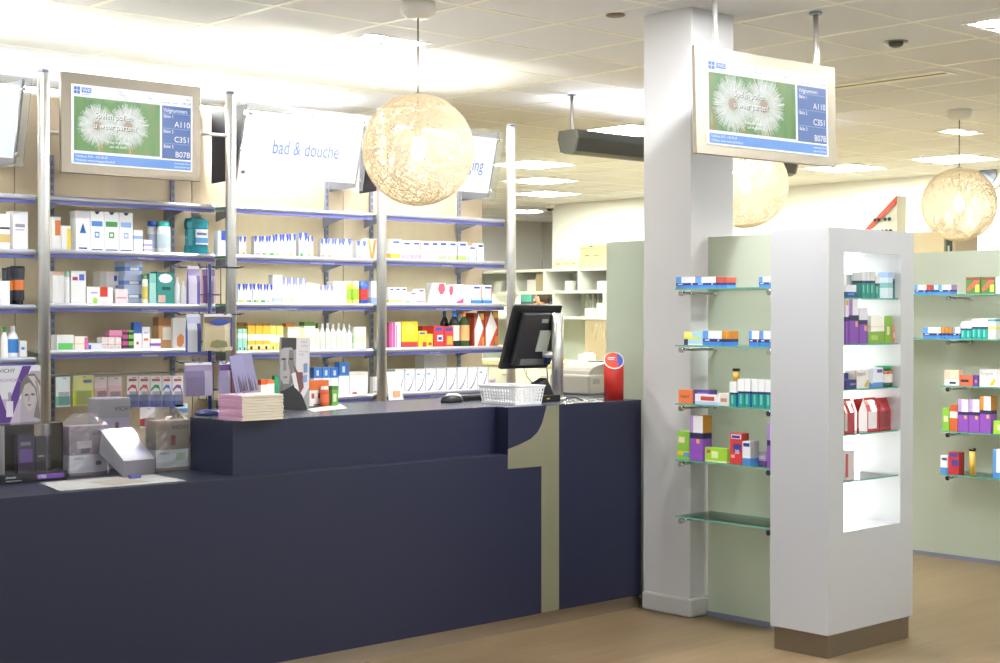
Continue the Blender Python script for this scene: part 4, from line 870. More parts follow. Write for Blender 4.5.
medbox(R, 703, 722, 331, 'blue and white tablet carton', 'c88a34', d=.06)
for x0 in (722.6, 726.4): R.c(x0, x0 + 3.4, 331.2, 'd08a30', 'narrow orange carton end', MED, d=.06)
medbox(R, 749, 759.6, 331, 'blue and white tablet carton', d=.06); medbox(R, 760, 772.5, 331, 'blue and white tablet carton near display', d=.06)
R = gs(2)
o = R.c(678.5, 693, 390, 'df7a44', 'orange carton with dark lettering', d=.05); text('hextril', .02, mat('black_print', '2a2228', .6), o, (.012, -.0012, .025), xs=.95)
R.c(693.3, 710, 390, '54407c', 'purple carton with lilac lettering', [], [(.25, .6, .9, .8, '8a7ab0')], d=.05)
R.c(695, 718, 394.5, 'e6e4e6', 'flat white carton with red and blue print', [(0, .3, 'b8c8e0')], [(.25, .4, .85, .8, 'c2453c')], off=-.012, d=.012); R.c(718.5, 729, 393.5, 'ddd2c6', 'small cream carton', [], [(.2, .3, .8, .6, 'b8887a')], d=.05)
for x0, x1, yt in ((729.6, 736, 382), (738, 744.3, 379.3), (744.6, 750.2, 379.3), (752, 758, 379.6), (758.3, 765, 379.6), (765.3, 772, 379.8)):
    R.c(x0, x1, yt, '1f8a80', 'white and teal carton with blue side', [(.55, 1, 'e9e8e6'), (.48, .56, '242c60')], [(.3, .1, .6, .45, '6cc0b4')], side='2f7ab8', d=.055)
a = R.at(733, 375); zz = R.at(733, 381.6).z
t = thing('tablet_tube', 'amber tablet tube with black cap standing on teal carton', 'tube', (5.12, a.y, zz + .001))
hh = R.at(733, 369).z - zz; MB().lathe([(.0145, 0), (.0145, hh * .8)], 14, cols=['dcb458']).build('tube_body', PLAST, t); MB().lathe([(.0165, hh * .8), (.0165, hh), (.014, hh + .001)], 14).build('cap', BLACK, t)
R = gs(3)
R.c(677.5, 689.5, 431.5, '86bc40', 'green carton with pink and yellow print', [(.15, .3, 'd8c040')], [(.1, .6, .6, .8, 'e8c8b8'), (.5, .1, 1, .25, '5a9ac8')], d=.06)
R.c(690, 703, 416, '8c50b0', 'tall purple carton with white top and orange side', [(.62, 1, 'c9882c'), (.49, .62, '2c2c54')], [(.25, .62, 1, 1, 'eceaea'), (0, .62, .25, 1, 'b08ac8'), (.5, .38, .75, .48, 'e8a060')], xs=712)
R.c(705, 727, 448, '9fd03c', 'lime green flat carton', [(0, .12, 'd8dca0')], [(.3, .3, .6, .75, 'dcecb0'), (.08, .6, .25, .85, 'c8584c')], xs=730)
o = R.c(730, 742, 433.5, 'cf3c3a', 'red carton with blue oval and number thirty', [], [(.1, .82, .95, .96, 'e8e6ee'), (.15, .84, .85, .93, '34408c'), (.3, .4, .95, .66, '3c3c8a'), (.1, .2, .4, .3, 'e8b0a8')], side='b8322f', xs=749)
text('30', .026, mat('white_print', 'f2f2f2', .6), o, (.026, -.0012, .045))
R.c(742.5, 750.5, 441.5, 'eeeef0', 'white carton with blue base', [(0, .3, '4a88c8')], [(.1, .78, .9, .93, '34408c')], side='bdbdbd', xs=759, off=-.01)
R.c(751, 766, 453, 'd9c6e2', 'flat lilac and white carton', [(0, .35, '8c5cae')], [(.1, .5, .9, .8, 'eeeef0')], d=.04, off=.06); R.c(767, 774, 424, '8c50b0', 'purple carton with white top beside display', [(.62, 1, 'b08ac8'), (.5, .62, '2c2c54')], [(.5, .62, 1, 1, 'eceaea')], d=.06)
# right partition
def rs(k): return Row(f'{ORD[k]} right glass shelf', 'X', RSF + .015, RSZ[k], group='products on the right glass shelves')
R = rs(0)
medbox(R, 914.5, 926.6, 285, 'blue and white tablet carton', d=.06)
for x0 in (927, 930.4): R.c(x0, x0 + 3.1, 285, 'b0443a', 'narrow red carton end', MED, d=.06)
R.c(934, 937.8, 285, 'bcd0e4', 'narrow pale blue carton end', MED, d=.06); medbox(R, 938.2, 951.5, 285, 'blue and white tablet carton', 'a080a8', d=.06)
for x0, x1 in ((966, 980.3), (981, 995)): R.c(x0, x1, 277.2, '4a7a3a', f'green carton with red diagonal and yellow corner', [], [(.05, .82, .95, .96, '8a3a30'), (.65, .1, .95, .55, 'd8c050')], polys=[([(.05, .3), (.6, .8), (.95, .8), (.95, .7), (.15, .12)], 'c8604a')], d=.06)
R.c(995.6, 1008, 277, 'c8d8ea', 'pale blue carton with white swirl', [], [(.2, .3, .7, .7, 'f0f2f6')], d=.06)
R = rs(1)
medbox(R, 923, 941, 327.4, 'blue and white tablet carton', d=.06)
for x0 in (941.3, 945.2, 949.1): R.c(x0, x0 + 3.6, 327.4, 'c8843a', 'narrow orange carton end', MED, d=.06)
medbox(R, 953, 960.6, 327.4, 'small blue and white tablet carton', d=.06)
for x0, x1, yt in ((961, 966, 321.6), (966.3, 971.6, 321.6), (972, 976.9, 318.8), (977.2, 982.1, 318.8), (982.4, 987.5, 318.8)): R.c(x0, x1, yt, '1f9a8c', 'white and teal carton', [(.6, 1, 'e6e6e6'), (.5, .6, '2a3870')], [(.2, .1, .5, .45, '74ccc0')], d=.05)
R.c(988, 995.6, 318.4, 'd8e0d4', 'pale carton with yellow band', [(.45, .6, 'e0dc80'), (.85, .95, '3f9ab0')], d=.05)
R = rs(2)
R.c(944.5, 959, 370.4, 'e8c0a4', 'peach and white carton', [(0, .4, 'eae4e0')], [(.4, .5, .95, 1, 'ddd0b0'), (.35, .1, .8, .25, '3a3a40')], d=.05); o = R.c(959.4, 973, 375.4, 'd8684a', 'orange carton with purple end', [], [(.1, .35, .7, .6, '34242c')], side='54407c', d=.05)
R.c(973.3, 978.6, 375.6, '54408a', 'small purple carton', [], [(.3, .3, .7, .6, 'd86a5a')], d=.05)
o = R.c(979.6, 997, 370, 'e8e4de', 'white carton with grey name and yellow lemon', [(.8, 1, 'd8d4d8')], polys=[([(.6, .08), (.8, .08), (.95, .4), (.85, .5), (.68, .3)], 'e0b838')], d=.05); text('Strepsils', .027, mat('grey_print', '7a7470', .6), o, (.008, -.0012, .062), xs=.8)
R.c(997.5, 1008, 370.5, 'dcd6d2', 'grey white carton at frame edge', d=.05)
R = rs(3)
R.c(942.5, 949.3, 408, '86bc40', 'green carton with pale mark', [], [(.2, .4, .8, .65, 'd8e8a8')], d=.05); R.c(949.8, 957.6, 405, 'c8622e', 'orange brown carton with white band', [(.5, .75, 'eae0d4')], d=.05)
for x0, x1, yt, xs in ((958, 968.6, 399.5, None), (969, 979.6, 399.5, None), (980, 991, 396.4, 997)): R.c(x0, x1, yt, '8c50b0', 'purple carton with white top', [(.62, 1, 'c9882c' if xs else 'b99acc'), (.52, .62, '2c2c54')], [(.35, .62, 1, 1, 'eceaea'), (.6, .4, .85, .5, 'e8b060')], d=.06, xs=xs)
R.c(993.5, 1006, 421, '9fd03c', 'lime green flat carton', [], [(.3, .3, .6, .7, 'dcecb0')], d=.04, off=-.004)
R = rs(4)
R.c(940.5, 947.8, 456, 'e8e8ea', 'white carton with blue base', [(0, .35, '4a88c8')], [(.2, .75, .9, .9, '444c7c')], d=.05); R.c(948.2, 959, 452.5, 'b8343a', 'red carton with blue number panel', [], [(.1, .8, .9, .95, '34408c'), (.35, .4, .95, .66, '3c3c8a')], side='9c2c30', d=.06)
a = R.at(970, 470); hh = R.at(970, 448.6).z - R.z
t = thing('tablet_tube', 'amber tablet tube with black cap on lowest right glass shelf', 'tube', (RSF + .04, a.y, R.z + .001))
MB().lathe([(.017, 0), (.017, hh * .9)], 14, cols=['d8b04c']).build('tube_body', PLAST, t); MB().lathe([(.019, hh * .9), (.019, hh), (.016, hh + .001)], 14).build('cap', BLACK, t)
R.c(993, 1006, 449.6, 'e4eaf0', 'white and blue carton at frame edge', [(0, .2, '4a88c8')], [(0, .2, .25, 1, '5a98d8')], d=.06)
# ---- lit niche of the white display
def ks(k): return Row(f'{("top", "second", "third", "fourth", "fifth")[k]} niche shelf', 'Y', KY0 + .03, KSH[k], group='products in the lit niche')
R = ks(0)
R.c(845.6, 856.5, 285, 'e0e0e6', 'flat white and navy carton', [(0, .45, '2a4a80')], [(.2, .2, .8, .35, '5a8ac8')], d=.03); R.c(846.5, 851, 275.5, 'dcdcd8', 'small white carton, back', off=.06, d=.04); R.c(852.5, 862, 274.5, 'd8d8d2', 'white carton with gold edge', [(.85, 1, 'b8cdea')], [(.9, 0, 1, .85, 'd0b860')], off=.05, d=.05)
for x0, x1, yt in ((862.3, 866, 272), (866.3, 870.2, 272), (870.5, 875.3, 272), (875.6, 880, 276)): R.c(x0, x1, yt, '2a8478', 'white and teal carton', [(.66, 1, 'd4d4d2'), (.56, .66, '2a3860')], [(.2, .2, .5, .5, '6ab8a8')], d=.05)
R.c(888, 893, 272.5, 'd6e0e8', 'white and pale teal carton', [(.8, 1, 'a8c4ea'), (.4, .6, '88c0c0')], d=.05); R.c(893.3, 898.5, 272.5, '2a8478', 'teal carton with white top', [(.75, 1, 'd4d4d2'), (.56, .66, '2a3860')], d=.05)
R = ks(1)
R.c(845.6, 849, 299, '8048a4', 'purple carton with amber square', [(.5, .6, '2c2c54'), (.6, 1, 'e0d4e4')], [(.2, .86, .9, .97, 'd8a830')], d=.06); R.c(849.3, 859, 299.4, '8048a4', 'tall purple carton with white top', [(.64, 1, 'e4e0e4'), (.52, .64, '2c2c54')], [(0, .64, .35, 1, 'a078bc'), (.65, .38, .9, .5, 'd8a070')], d=.06)
R.c(859.3, 867.8, 308, '8048a4', 'shorter purple carton with white top', [(.66, 1, 'dcd8e0'), (.54, .66, '2c2c54')], [(.6, .36, .9, .5, 'd8a070')], d=.06); R.c(868.2, 884.6, 332, '7ca43a', 'flat green carton', [], [(.2, .3, .6, .7, 'a4c060')], d=.05)
R.c(871, 884.6, 315.5, 'ece8da', 'cream carton on green carton', [(.25, .35, 'e0d8c0')], zoff=331.6, d=.045); R.c(885, 891.8, 316, '84b43c', 'tall green carton with pale mark', [], [(.3, .3, .7, .6, 'e0dcb4')], d=.05); R.c(892.2, 898, 326, 'd08a70', 'small salmon carton', [], [(.2, .3, .8, .6, 'e8c8b8')], d=.04)
R = ks(2)
R.c(845.6, 848.5, 373, '343470', 'small navy carton, upright', d=.05, off=.04); R.c(845.6, 856.8, 380, '34346c', 'flat navy carton', [], [(.4, .4, .9, .6, '8a8ab8')], d=.03)
o = R.c(855, 870, 370, 'e6e2de', 'white carton with orange edge and grey name', [], [(0, 0, .1, 1, 'd8a070')], polys=[([(.6, .06), (.85, .06), (.95, .4), (.85, .45), (.7, .25)], 'd8b438')], d=.05, off=.01); text('Strepsils', .022, mat('grey_print', '7a7470', .6), o, (.012, -.0012, .052), xs=.85)
R.c(871, 883.3, 368, 'dce0e8', 'white carton with blue base and red dot', [(0, .25, '5a90cc')], [(.5, .75, .95, .92, '54408c'), (.0, .2, .15, .9, 'c0ccdc')], d=.045)
a, w, h = R.size(884, 894.5, 366); t = thing('pill_jar', 'brown pill jar with green lid in the lit niche', 'jar', (a.x + w / 2, KY0 + .06, R.z + .0006))
MB().lathe([(w * .46, 0), (w * .5, .004), (w * .5, h * .2), (w * .5, h * .62), (w * .42, h * .8)], 18, cols=['34503c', '2f6a4a', 'e0d4cc', '9a5a34']).build('jar_body', PLAST, t); MB().lathe([(w * .44, h * .8), (w * .46, h * .98), (w * .42, h)], 18).build('lid', mat('green_lid', '2f9a5c', .3), t)
R = ks(3)
for k, (x0, x1, yt, c3, off) in enumerate(((845.6, 849, 400, 'c0b8b4', .0), (848.6, 856.5, 399, 'b04048', .0), (858.5, 868.5, 399, 'e8e2e2', .06), (868.8, 881, 398, 'eae4e4', .0), (881.2, 893, 398, '8a3a3c', .012))):
    a, w, h = R.size(x0, x1, yt, off); o = pouch_mesh(w - .002, .055, h, 'b8323a', 'c83c40', c3).build('tea_bag_pouch', PLAST, None, (a.x, R.p + off, R.z + .0006)); tag(o, f'red folded paper pouch, {where(R.name)} from left, {R.name}', 'pouch', R.g)
R = ks(4)
R.c(845.6, 854.5, 451, 'd2c8c6', 'grey and red carton', [], [(0, .1, .3, .9, 'b04a4a')], d=.05)
print('PRODUCTS', sum(COUNT.values()))

# ================================================================== THINGS ON THE COUNTER
def crumple(pts_fn, nu, nv, amp, seed):
    rnd = random.Random(seed); M = MB(); vs_ = []
    for j in range(nv + 1):
        for i in range(nu): vs_.append(Vector(pts_fn(i / nu, j / nv)) + Vector((rnd.uniform(-amp, amp), rnd.uniform(-amp, amp), rnd.uniform(-amp, amp) * .6)))
    fs = [(j * nu + i, j * nu + (i + 1) % nu, (j + 1) * nu + (i + 1) % nu, (j + 1) * nu + i) for j in range(nv) for i in range(nu)]
    return M.add(vs_, fs)
def film_bag(w, d, h, top, seed, amp=.003):
    def f(u, v):
        a = u * 4; k = int(a) % 4; q = a - int(a); g = .004
        x, y = [(q, 0), (1, q), (1 - q, 1), (0, 1 - q)][k]; s_ = 1.0
        z = v * 1.3
        if z > 1: s_ = 1 - (z - 1) * 1.9
        X, Y = (x - .5) * (w + 2 * g) * s_, (y - .5) * (d + 2 * g) * max(s_, .15)
        return (w / 2 + X, d / 2 + Y, max(.004, min(z, 1) * h + max(0, z - 1) / .3 * top))
    return crumple(f, 24, 13, amp, seed)
INKD = mat('dark_print', '3c3440', .6)
def gift(label, x0, x1, yt, yb, top_c, low_c, d, seed, zb=None, Y=None, film=.045, marks=(), name='gift_box', rounded=False):
    z0 = ZL if zb is None else zb
    a, b_ = onz(x0, yb, z0), onz(x1, yb, z0)
    if Y is None: Y = (a.y + b_.y) / 2
    A, B = ony(x0, yb, Y), ony(x1, yb, Y); w = B.x - A.x; h = ony((x0 + x1) / 2, yt, Y).z - z0
    t = thing(name, label, 'gift box', (A.x, Y, z0 + .0006), 0, 'film-wrapped gift boxes on the low counter')
    o = carton_mesh(w, d, h, top_c, [(0.06, .42, low_c)] if low_c else (), marks, side=top_c).build('box_body', PRINT, t)
    if rounded: bevel(o, .012, 3)
    text('VICHY', .024, INKD, t, (w * .48, -.0014, h * .82), xs=1.1)
    if low_c: text('IDEALIA', .011, INKD, t, (w * .12, -.0014, h * .33))
    if film: film_bag(w, d, h, film, seed).build('film_wrap', FILM, t)
    return t
gift('mauve grey film-wrapped gift box with white lower band, beside acrylic display', 69.5, 107, 426, 475.5, '9c8790', 'ece8ec', .075, 1, marks=[(.3, .45, .55, .62, '4c4450'), (.2, .55, .6, .7, 'cfc4c8'), (.7, .2, .85, .28, '7a7480')])
gift('tan film-wrapped gift box with white lower band, beside raised counter', 156, 188.5, 420.5, 470.5, 'a5937c', 'e6e6e2', .075, 2, marks=[(.45, .5, .6, .7, '9a5a44'), (.62, .2, .9, .35, 'c8d4b8')])
gift('narrow pale film-wrapped box behind the acrylic display', 44.5, 63.5, 424, 470, 'c9c2c6', 'e4e2e4', .05, 3, Y=5.25, film=0)
gift('grey rounded gift box with man picture standing at the back', 99, 131, 398, 446, '8d8a8e', None, .09, 4, Y=5.30, film=0, rounded=True, marks=[(.1, .08, .95, .72, '9c92a8'), (.42, .08, .7, .55, '33364a'), (.5, .55, .62, .66, '6a584e')])
# tilted pack leaning back
A, B = onz(124, 478, ZL), onz(154.5, 474, ZL); dp = (A - EYE).dot(FW)
Ft, Gt = A + Vector((0, 0, .062)), B + Vector((0, 0, .058)); up = Vector((-.03, .115, .105))
t = thing('tilted_pack', 'white film-wrapped pack tilted back between two gift boxes', 'pack', tuple(A), 0)
base = [Vector((0, 0, .0006)), B - A + Vector((0, 0, .0006)), Gt - A, Ft - A]; back = [p + up * 1.0 for p in base]; back[0] += Vector((.0, .02, -.02)); back[1] += Vector((0, .02, -.02))
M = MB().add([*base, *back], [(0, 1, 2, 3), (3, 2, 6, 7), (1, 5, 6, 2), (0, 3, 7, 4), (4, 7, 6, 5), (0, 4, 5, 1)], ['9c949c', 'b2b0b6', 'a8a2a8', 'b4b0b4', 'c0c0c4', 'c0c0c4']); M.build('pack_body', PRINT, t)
n_ = (base[2] - base[3]).cross(back[3] - base[3]).normalized() * .0012
def tp(u, v): return base[3].lerp(base[2], u).lerp(back[3].lerp(back[2], u), v) + n_
MB().poly([tp(.12, .42), tp(.85, .42), tp(.85, .86), tp(.12, .86)], 'b4b6c4').build('picture', PRINT, t); MB().poly([tp(.4, .44), tp(.58, .44), tp(.56, .78), tp(.46, .78)], '4e5a86').build('figure', PRINT, t)
n_ *= 1.5; MB().poly([tp(.5, .1), tp(.92, .1), tp(.92, .34), tp(.5, .34)], 'a9acd4').build('side_print', PRINT, t)
cen = sum(base + back, Vector()) / 8
fm = MB().add([cen + (p - cen) * 1.05 + Vector((0, 0, .004)) for p in base + back], [(0, 1, 2, 3), (3, 2, 6, 7), (1, 5, 6, 2), (0, 3, 7, 4)]); fm.build('film_wrap', FILM, t)
# leaflets on the counter front
p = onz(113, 481, ZL)
t = thing('paper_leaflet', 'white open leaflet lying flat on the low counter edge', 'leaflet', (p.x, p.y, ZL + .0006))
q = [onz(x, y, ZL) - p for x, y in ((40, 483), (60, 491.5), (186, 481), (140, 472), (112, 477))]
MB().prism([(v.x, v.y, .0012) for v in q], (0, 0, -.001)).build('sheet', mat('paper', 'a5a29d', .6, noise=.04, nscale=(30, 30, 30)), t)
q = [onz(x, y, ZL) - p for x, y in ((88, 482.5), (112, 486), (150, 482.2), (125, 478.8))]
MB().prism([(v.x, v.y, .0016) for v in q], (0, 0, -.0003)).build('photo_print', mat('paper_tan', '968c80', .6), t)
p = onz(133, 478.5, ZL); o = MB().box((-.02, -.012, 0), (.02, .012, .012)).build('blue_clip', mat('blue_card', '4c5690', .5), None, (p.x, p.y - .01, ZL + .0022)); tag(o, 'small blue card lying before the tilted pack', 'card'); o.name = 'price_card'
# acrylic cosmetics display
p = onz(67, 479.5, ZL); pl = onz(-40, 488.5, ZL); Yd = p.y - .0
t = thing('cosmetics_display', 'clear acrylic cosmetics display with black base strip reading 1700', 'display', (p.x, Yd, ZL))
wL = p.x - ony(-60, 484, Yd).x; zs = ony(34, 473, Yd).z - ZL; za = ony(34, 424, Yd + .05).z - ZL
MB().box((-wL, 0, 0.0006), (0, .17, zs)).build('base_strip', mat('black_gloss', '1b181c', .2), t)
MB().box((-.062 * 1.9, -.001, zs * .3), (-.012, -.0003, zs * .82)).build('purple_patch', mat('purple_patch', '6a3f96', .4), t)
text('1700', zs * .52, mat('white_print', 'f2f2f2', .6), t, (-.113, -.0016, zs * .38), xs=.95); text('LIFTACTIV', zs * .26, mat('white_print', 'f2f2f2', .6), t, (-.235, -.0012, zs * .56)); text('Gratis bij 2 producten', zs * .2, mat('white_print', 'f2f2f2', .6), t, (-.235, -.0012, zs * .24))
xr = ony(63, 450, Yd + .02).x - p.x
for nm, a, b_ in (('acrylic_front', (-wL, .02, zs), (xr, .023, za)), ('acrylic_back', (-wL, .15, zs), (xr, .153, za)), ('acrylic_side', (xr - .003, .023, zs), (xr, .15, za)), ('acrylic_lid', (-wL, .02, za), (xr, .153, za + .003))): MB().box(a, b_).build(nm, ACRYL, t)
xs_ = ony(4.5, 450, Yd + .02).x - p.x; MB().box((xs_ - .002, .024, zs), (xs_ + .002, .149, za)).build('acrylic_divider', mat('acrylic_edge', 'c8c8cc', .2), t)
MB().box((xs_ + .002, .130, zs + .001), (xr - .06, .148, za * .96)).build('dark_card', mat('dark_card', '2c2730', .4), t)
for x0, x1, yt, c, l in ((18, 35, 436, '3c2c52', 'dark purple boxed serum in the acrylic display'), (36, 46.5, 437, '302838', 'dark carton beside serum in the acrylic display'), (-3, 4, 440, '8a5a48', 'amber bottle at left in the acrylic display')):
    a, b_ = ony(x0, 460, Yd + .06), ony(x1, 460, Yd + .06); h = ony(x0, yt, Yd + .06).z - ZL - zs
    o = carton_mesh(b_.x - a.x, .03, h, c, [], [(.1, .25, .85, .62, '6e4a9c'), (.15, .72, .75, .82, '8a7a9a')] if x0 == 18 else [(.2, .4, .8, .45, 'b8b0b8')]).build('serum_carton', PLAST, None, (a.x, Yd + .06, ZL + zs + .0006)); tag(o, l, 'box')
# woman poster on the display
Yp = Yd + .12; a, b_ = ony(-45, 395, Yp), ony(40.5, 395, Yp); w = b_.x - a.x; zb_ = ZL + za + .0036; h = ony(0, 366, Yp).z - zb_
t = thing('poster_card', 'advert card with long-haired woman and purple V above acrylic display', 'advert card', (a.x, Yp, zb_))
carton_mesh(w, .004, h, 'd9d5d8').build('card', PRINT, t)
def art(t, w, h, polys, nm='picture'):
    m = MB()
    for k, (pl, c) in enumerate(polys): m.poly([(u * w, -.0006 - .0002 * k, v * h) for u, v in pl], c)
    m.build(nm, PRINT, t)['kind'] = 'stuff'
U = lambda x: (x + 45) / 85.5
VV = lambda y: (424 - y) / 58
def pp(*q): return [(U(x), VV(y)) for x, y in q]
art(t, w, h, [
    (pp((-45, 424), (40.5, 424), (40.5, 400), (-45, 400)), 'b9a9bb'), (pp((-10, 366.5), (-20, 366.5), (-6, 424), (9, 424)), '55307e'), (pp((22, 366.5), (31, 366.5), (9, 424), (0, 424)), '55307e'),
    (pp((19, 424), (40.5, 424), (40.5, 372), (30, 372), (21, 388)), 'a59ca2'), (pp((23, 388), (27, 383), (34, 388), (36, 400), (33, 410), (28, 413.5), (24, 407), (22.5, 397)), 'b3a9a6'),
    (pp((20, 384), (26, 375), (34, 374.5), (40.4, 383), (40.4, 422), (33, 419), (37, 402), (34.5, 390), (29, 383.5), (24, 386), (21, 394), (18.5, 398)), '6d6564'), (pp((27, 377), (34, 377), (40, 388), (40, 410), (37.8, 402), (36, 390), (31, 382)), 'bcb3af'), (pp((34, 380), (37, 383), (39.6, 398), (39.8, 416), (38, 408), (37.6, 396)), '8d8482'),
    (pp((24, 395.6), (27.5, 395), (27.5, 397), (24, 397.4)), '4a4342'), (pp((30.5, 394.6), (34, 395.2), (34, 397), (30.5, 396.6)), '4a4342'), (pp((28, 396), (29.2, 396), (29, 402.5), (26.8, 402.5)), '988c89'), (pp((26, 406), (31, 406), (29, 408)), '77555a'),
    (pp((5, 402), (12, 402), (12, 418), (5, 418)), 'd9d2da'), (pp((7, 393), (10, 393), (10, 402), (7, 402)), '9a94a0')])
text('VICHY', h * .1, INKD, t, (w * U(-2), -.004, h * .88)); text('NEOVADIOL', h * .085, mat('lilac_print', '9a6ca8', .6), t, (w * U(-4), -.004, h * .72), xs=.9)
# spinner rack
WIRE = mat('blue_wire', '2c2f66', .35)
p = Vector((3.2, 5.16, ZH)); dpt = (p - EYE).dot(FW)
def zpx(y, X=None): return ony(209.5, y, 5.16).z
p = ony(210, 416, 5.16); SX = p.x
t = thing('spinner_rack', 'dark blue wire spinner rack with hanging bags behind the booklets', 'rack', (SX, 5.16, ZH))
MB().lathe([(.06, .0006), (.06, .012), (.045, .02), (.02, .024)], 20).build('base', WIRE, t)
ztop = zpx(264) - ZH; MB().bar((0, 0, .02), (0, 0, ztop), .008, 10).build('post', WIRE, t)
tiers = [zpx(y) - ZH for y in (267, 314, 362)]
def ring(r, z, n=20): return [(r * math.cos(2 * math.pi * k / n), r * math.sin(2 * math.pi * k / n), z) for k in range(n)]
for z in tiers:
    MB().tube(ring(.045, z), .0022, 5, closed=True).build('tier_ring', WIRE, t); MB().tube(ring(.045, z - .11), .0022, 5, closed=True).build('lower_ring', WIRE, t)
    for k in range(8):
        a = math.radians(42 + 45 * k); c_, s_ = math.cos(a), math.sin(a)
        MB().tube([(c_ * .02, s_ * .02, z), (c_ * .125, s_ * .125, z - .002), (c_ * .14, s_ * .14, z + .004)], .0022, 5).build('hook', WIRE, t)
        if k % 2 == 0: MB().tube([(c_ * .045, s_ * .045, z + .015), (c_ * .045, s_ * .045, z - .15)], .0018, 4).build('upright_wire', WIRE, t)
def hang_bag(x0, x1, y0, y1, Y, c, desc, bands=(), marks=(), polys=(), rz=0):
    a, b_ = ony(x0, y0, Y), ony(x1, y0, Y); zb = ony((x0 + x1) / 2, y1, Y).z; w, h = b_.x - a.x, a.z - zb
    t = thing('hanging_bag', desc, 'bag', (a.x, Y, zb), rz, 'bags on the spinner rack')
    pouch_mesh(w, .022, h * .94, c, bands[0][2] if bands else c, marks[0][4] if marks else c, True).build('bag_body', PLAST, t)
    carton_mesh(w, .0012, h * .1, 'd9d6dc').build('header_card', PRINT, t, (0, .0105, h * .9))
    if polys:
        m = MB()
        for pl, cc in polys: m.poly([(u * w, -.0016, v * h) for u, v in pl], cc)
        m.build('print', PRINT, t)['kind'] = 'stuff'
    return t
OVAL = [(.3 + .34 * math.cos(2 * math.pi * k / 14) + .2, .78 + .09 * math.sin(2 * math.pi * k / 14)) for k in range(14)]
hang_bag(189, 200.5, 266, 304, 5.10, 'd2cce0', 'white and purple bag on upper left of spinner rack', [(0, 0, 'a898c8')], [(0, 0, 0, 0, '6a5aa0')])
hang_bag(203.5, 216, 266.5, 303, 5.23, '6a3f74', 'dark purple bag on upper right of spinner rack', [(0, 0, '8a6a98')], [(0, 0, 0, 0, 'b8a0b8')])
hang_bag(188, 201.5, 314, 352, 5.10, 'cfd2da', 'white bag with blue strip on spinner rack', [(0, 0, 'b8bcd8')], [(0, 0, 0, 0, '4a54a0')])
hang_bag(205.5, 233, 314, 350.5, 5.035, 'b5a584', 'beige bag with blue oval logo on spinner rack', [(0, 0, '6a5a48')], [(0, 0, 0, 0, 'c9bc98')], [(OVAL, '2f4690'), ([(.9, .1), (.97, .1), (.97, .9), (.9, .9)], '3a4080'), ([(.15, .1), (.4, .06), (.8, .1), (.75, .25), (.4, .3), (.2, .24)], '77764a')])
hang_bag(186, 213, 363, 396, 5.06, '6f6480', 'greyish purple film bag on lower left of spinner rack', [(0, 0, '8a7a98')], [(0, 0, 0, 0, '9a92a4')])
hang_bag(221, 232, 362, 397, 5.06, '8a80a0', 'lilac bag on lower right of spinner rack', [(0, 0, '5a3a70')], [(0, 0, 0, 0, 'a8a0b8')])
hang_bag(232.5, 243, 363, 397, 5.05, '6a3c4c', 'dark red purple bag on lower right of spinner rack', [(0, 0, '7a4a78')], [(0, 0, 0, 0, '8a4a48')])
# booklets: a stack of nine pink-spined booklets, two leaning on top
p = onz(243, 421.5, ZH); bl = onz(212.5, 419.5, ZH); br = onz(279, 419.6, ZH); hb = (ony(243, 395.5, p.y).z - ZH) / 9
LV, LU = .165, .185
bm = MB()
bm.box((0, 0, .0006), (LU, LV, hb - .001), 'd9ccb4'); bm.c[-1] = 'd8a0bc'; bm.c[-5] = 'dcc8d0'
bme = bm.mesh('booklet', PRINT)
for k in range(9):
    o = bpy.data.objects.new('booklet', bme); COL.objects.link(o); o.location = (p.x + .002 * math.sin(k * 2.1), p.y + .006 + .002 * math.cos(k * 1.7), ZH + k * hb); o.rotation_euler = (0, 0, .012 * math.sin(k * 1.3))
    tag(o, f'pink-edged cream booklet, {NTH[8 - k]} from top of the stack on the raised counter', 'booklet', 'stack of pink-edged booklets')
zt_ = ZH + 9 * hb + .001
for k, (xa, xb, c, l) in enumerate(((238, 251, '8f8aae', 'left'), (247, 262, '8a84a4', 'right'))):
    a, b_ = ony(xa, 395, p.y + .09), ony(xb, 395, p.y + .09); h = ony(xa, 356, p.y + .09).z - zt_
    t = thing('leaning_brochure', f'lilac brochure with reed picture leaning over the booklet stack, {l} one', 'brochure', (a.x, p.y + .10 + .012 * k, zt_), 0, 'lilac brochures')
    t.rotation_euler = (-.1, -.16, 0)
    ww = (b_.x - a.x) * 1.0; carton_mesh(ww, .005, h, c).build('cover', PRINT, t)
    rnd = random.Random(k); m = MB()
    for q in range(14):
        u = rnd.uniform(.05, .85); m.poly([(u * ww, -.0008 - .00003 * q, h * .02), ((u + .1) * ww, -.0008 - .00003 * q, h * .02), ((u + .06) * ww, -.0008 - .00003 * q, h * rnd.uniform(.3, .6))], rnd.choice(('5a4a58', '6a5a64', '4e4650')))
    m.build('reed_picture', PRINT, t)['kind'] = 'stuff'
p2 = onz(279, 419.5, ZH); t = thing('acrylic_holder', 'clear acrylic leaflet holder beside the booklet stack', 'holder', (p2.x + .016, p2.y + .02, ZH + .0006))
MB().box((0, 0, 0), (.003, .12, .085)).build('side_wall', ACRYL, t); MB().box((.003, 0, 0), (.04, .12, .003)).build('foot', ACRYL, t)
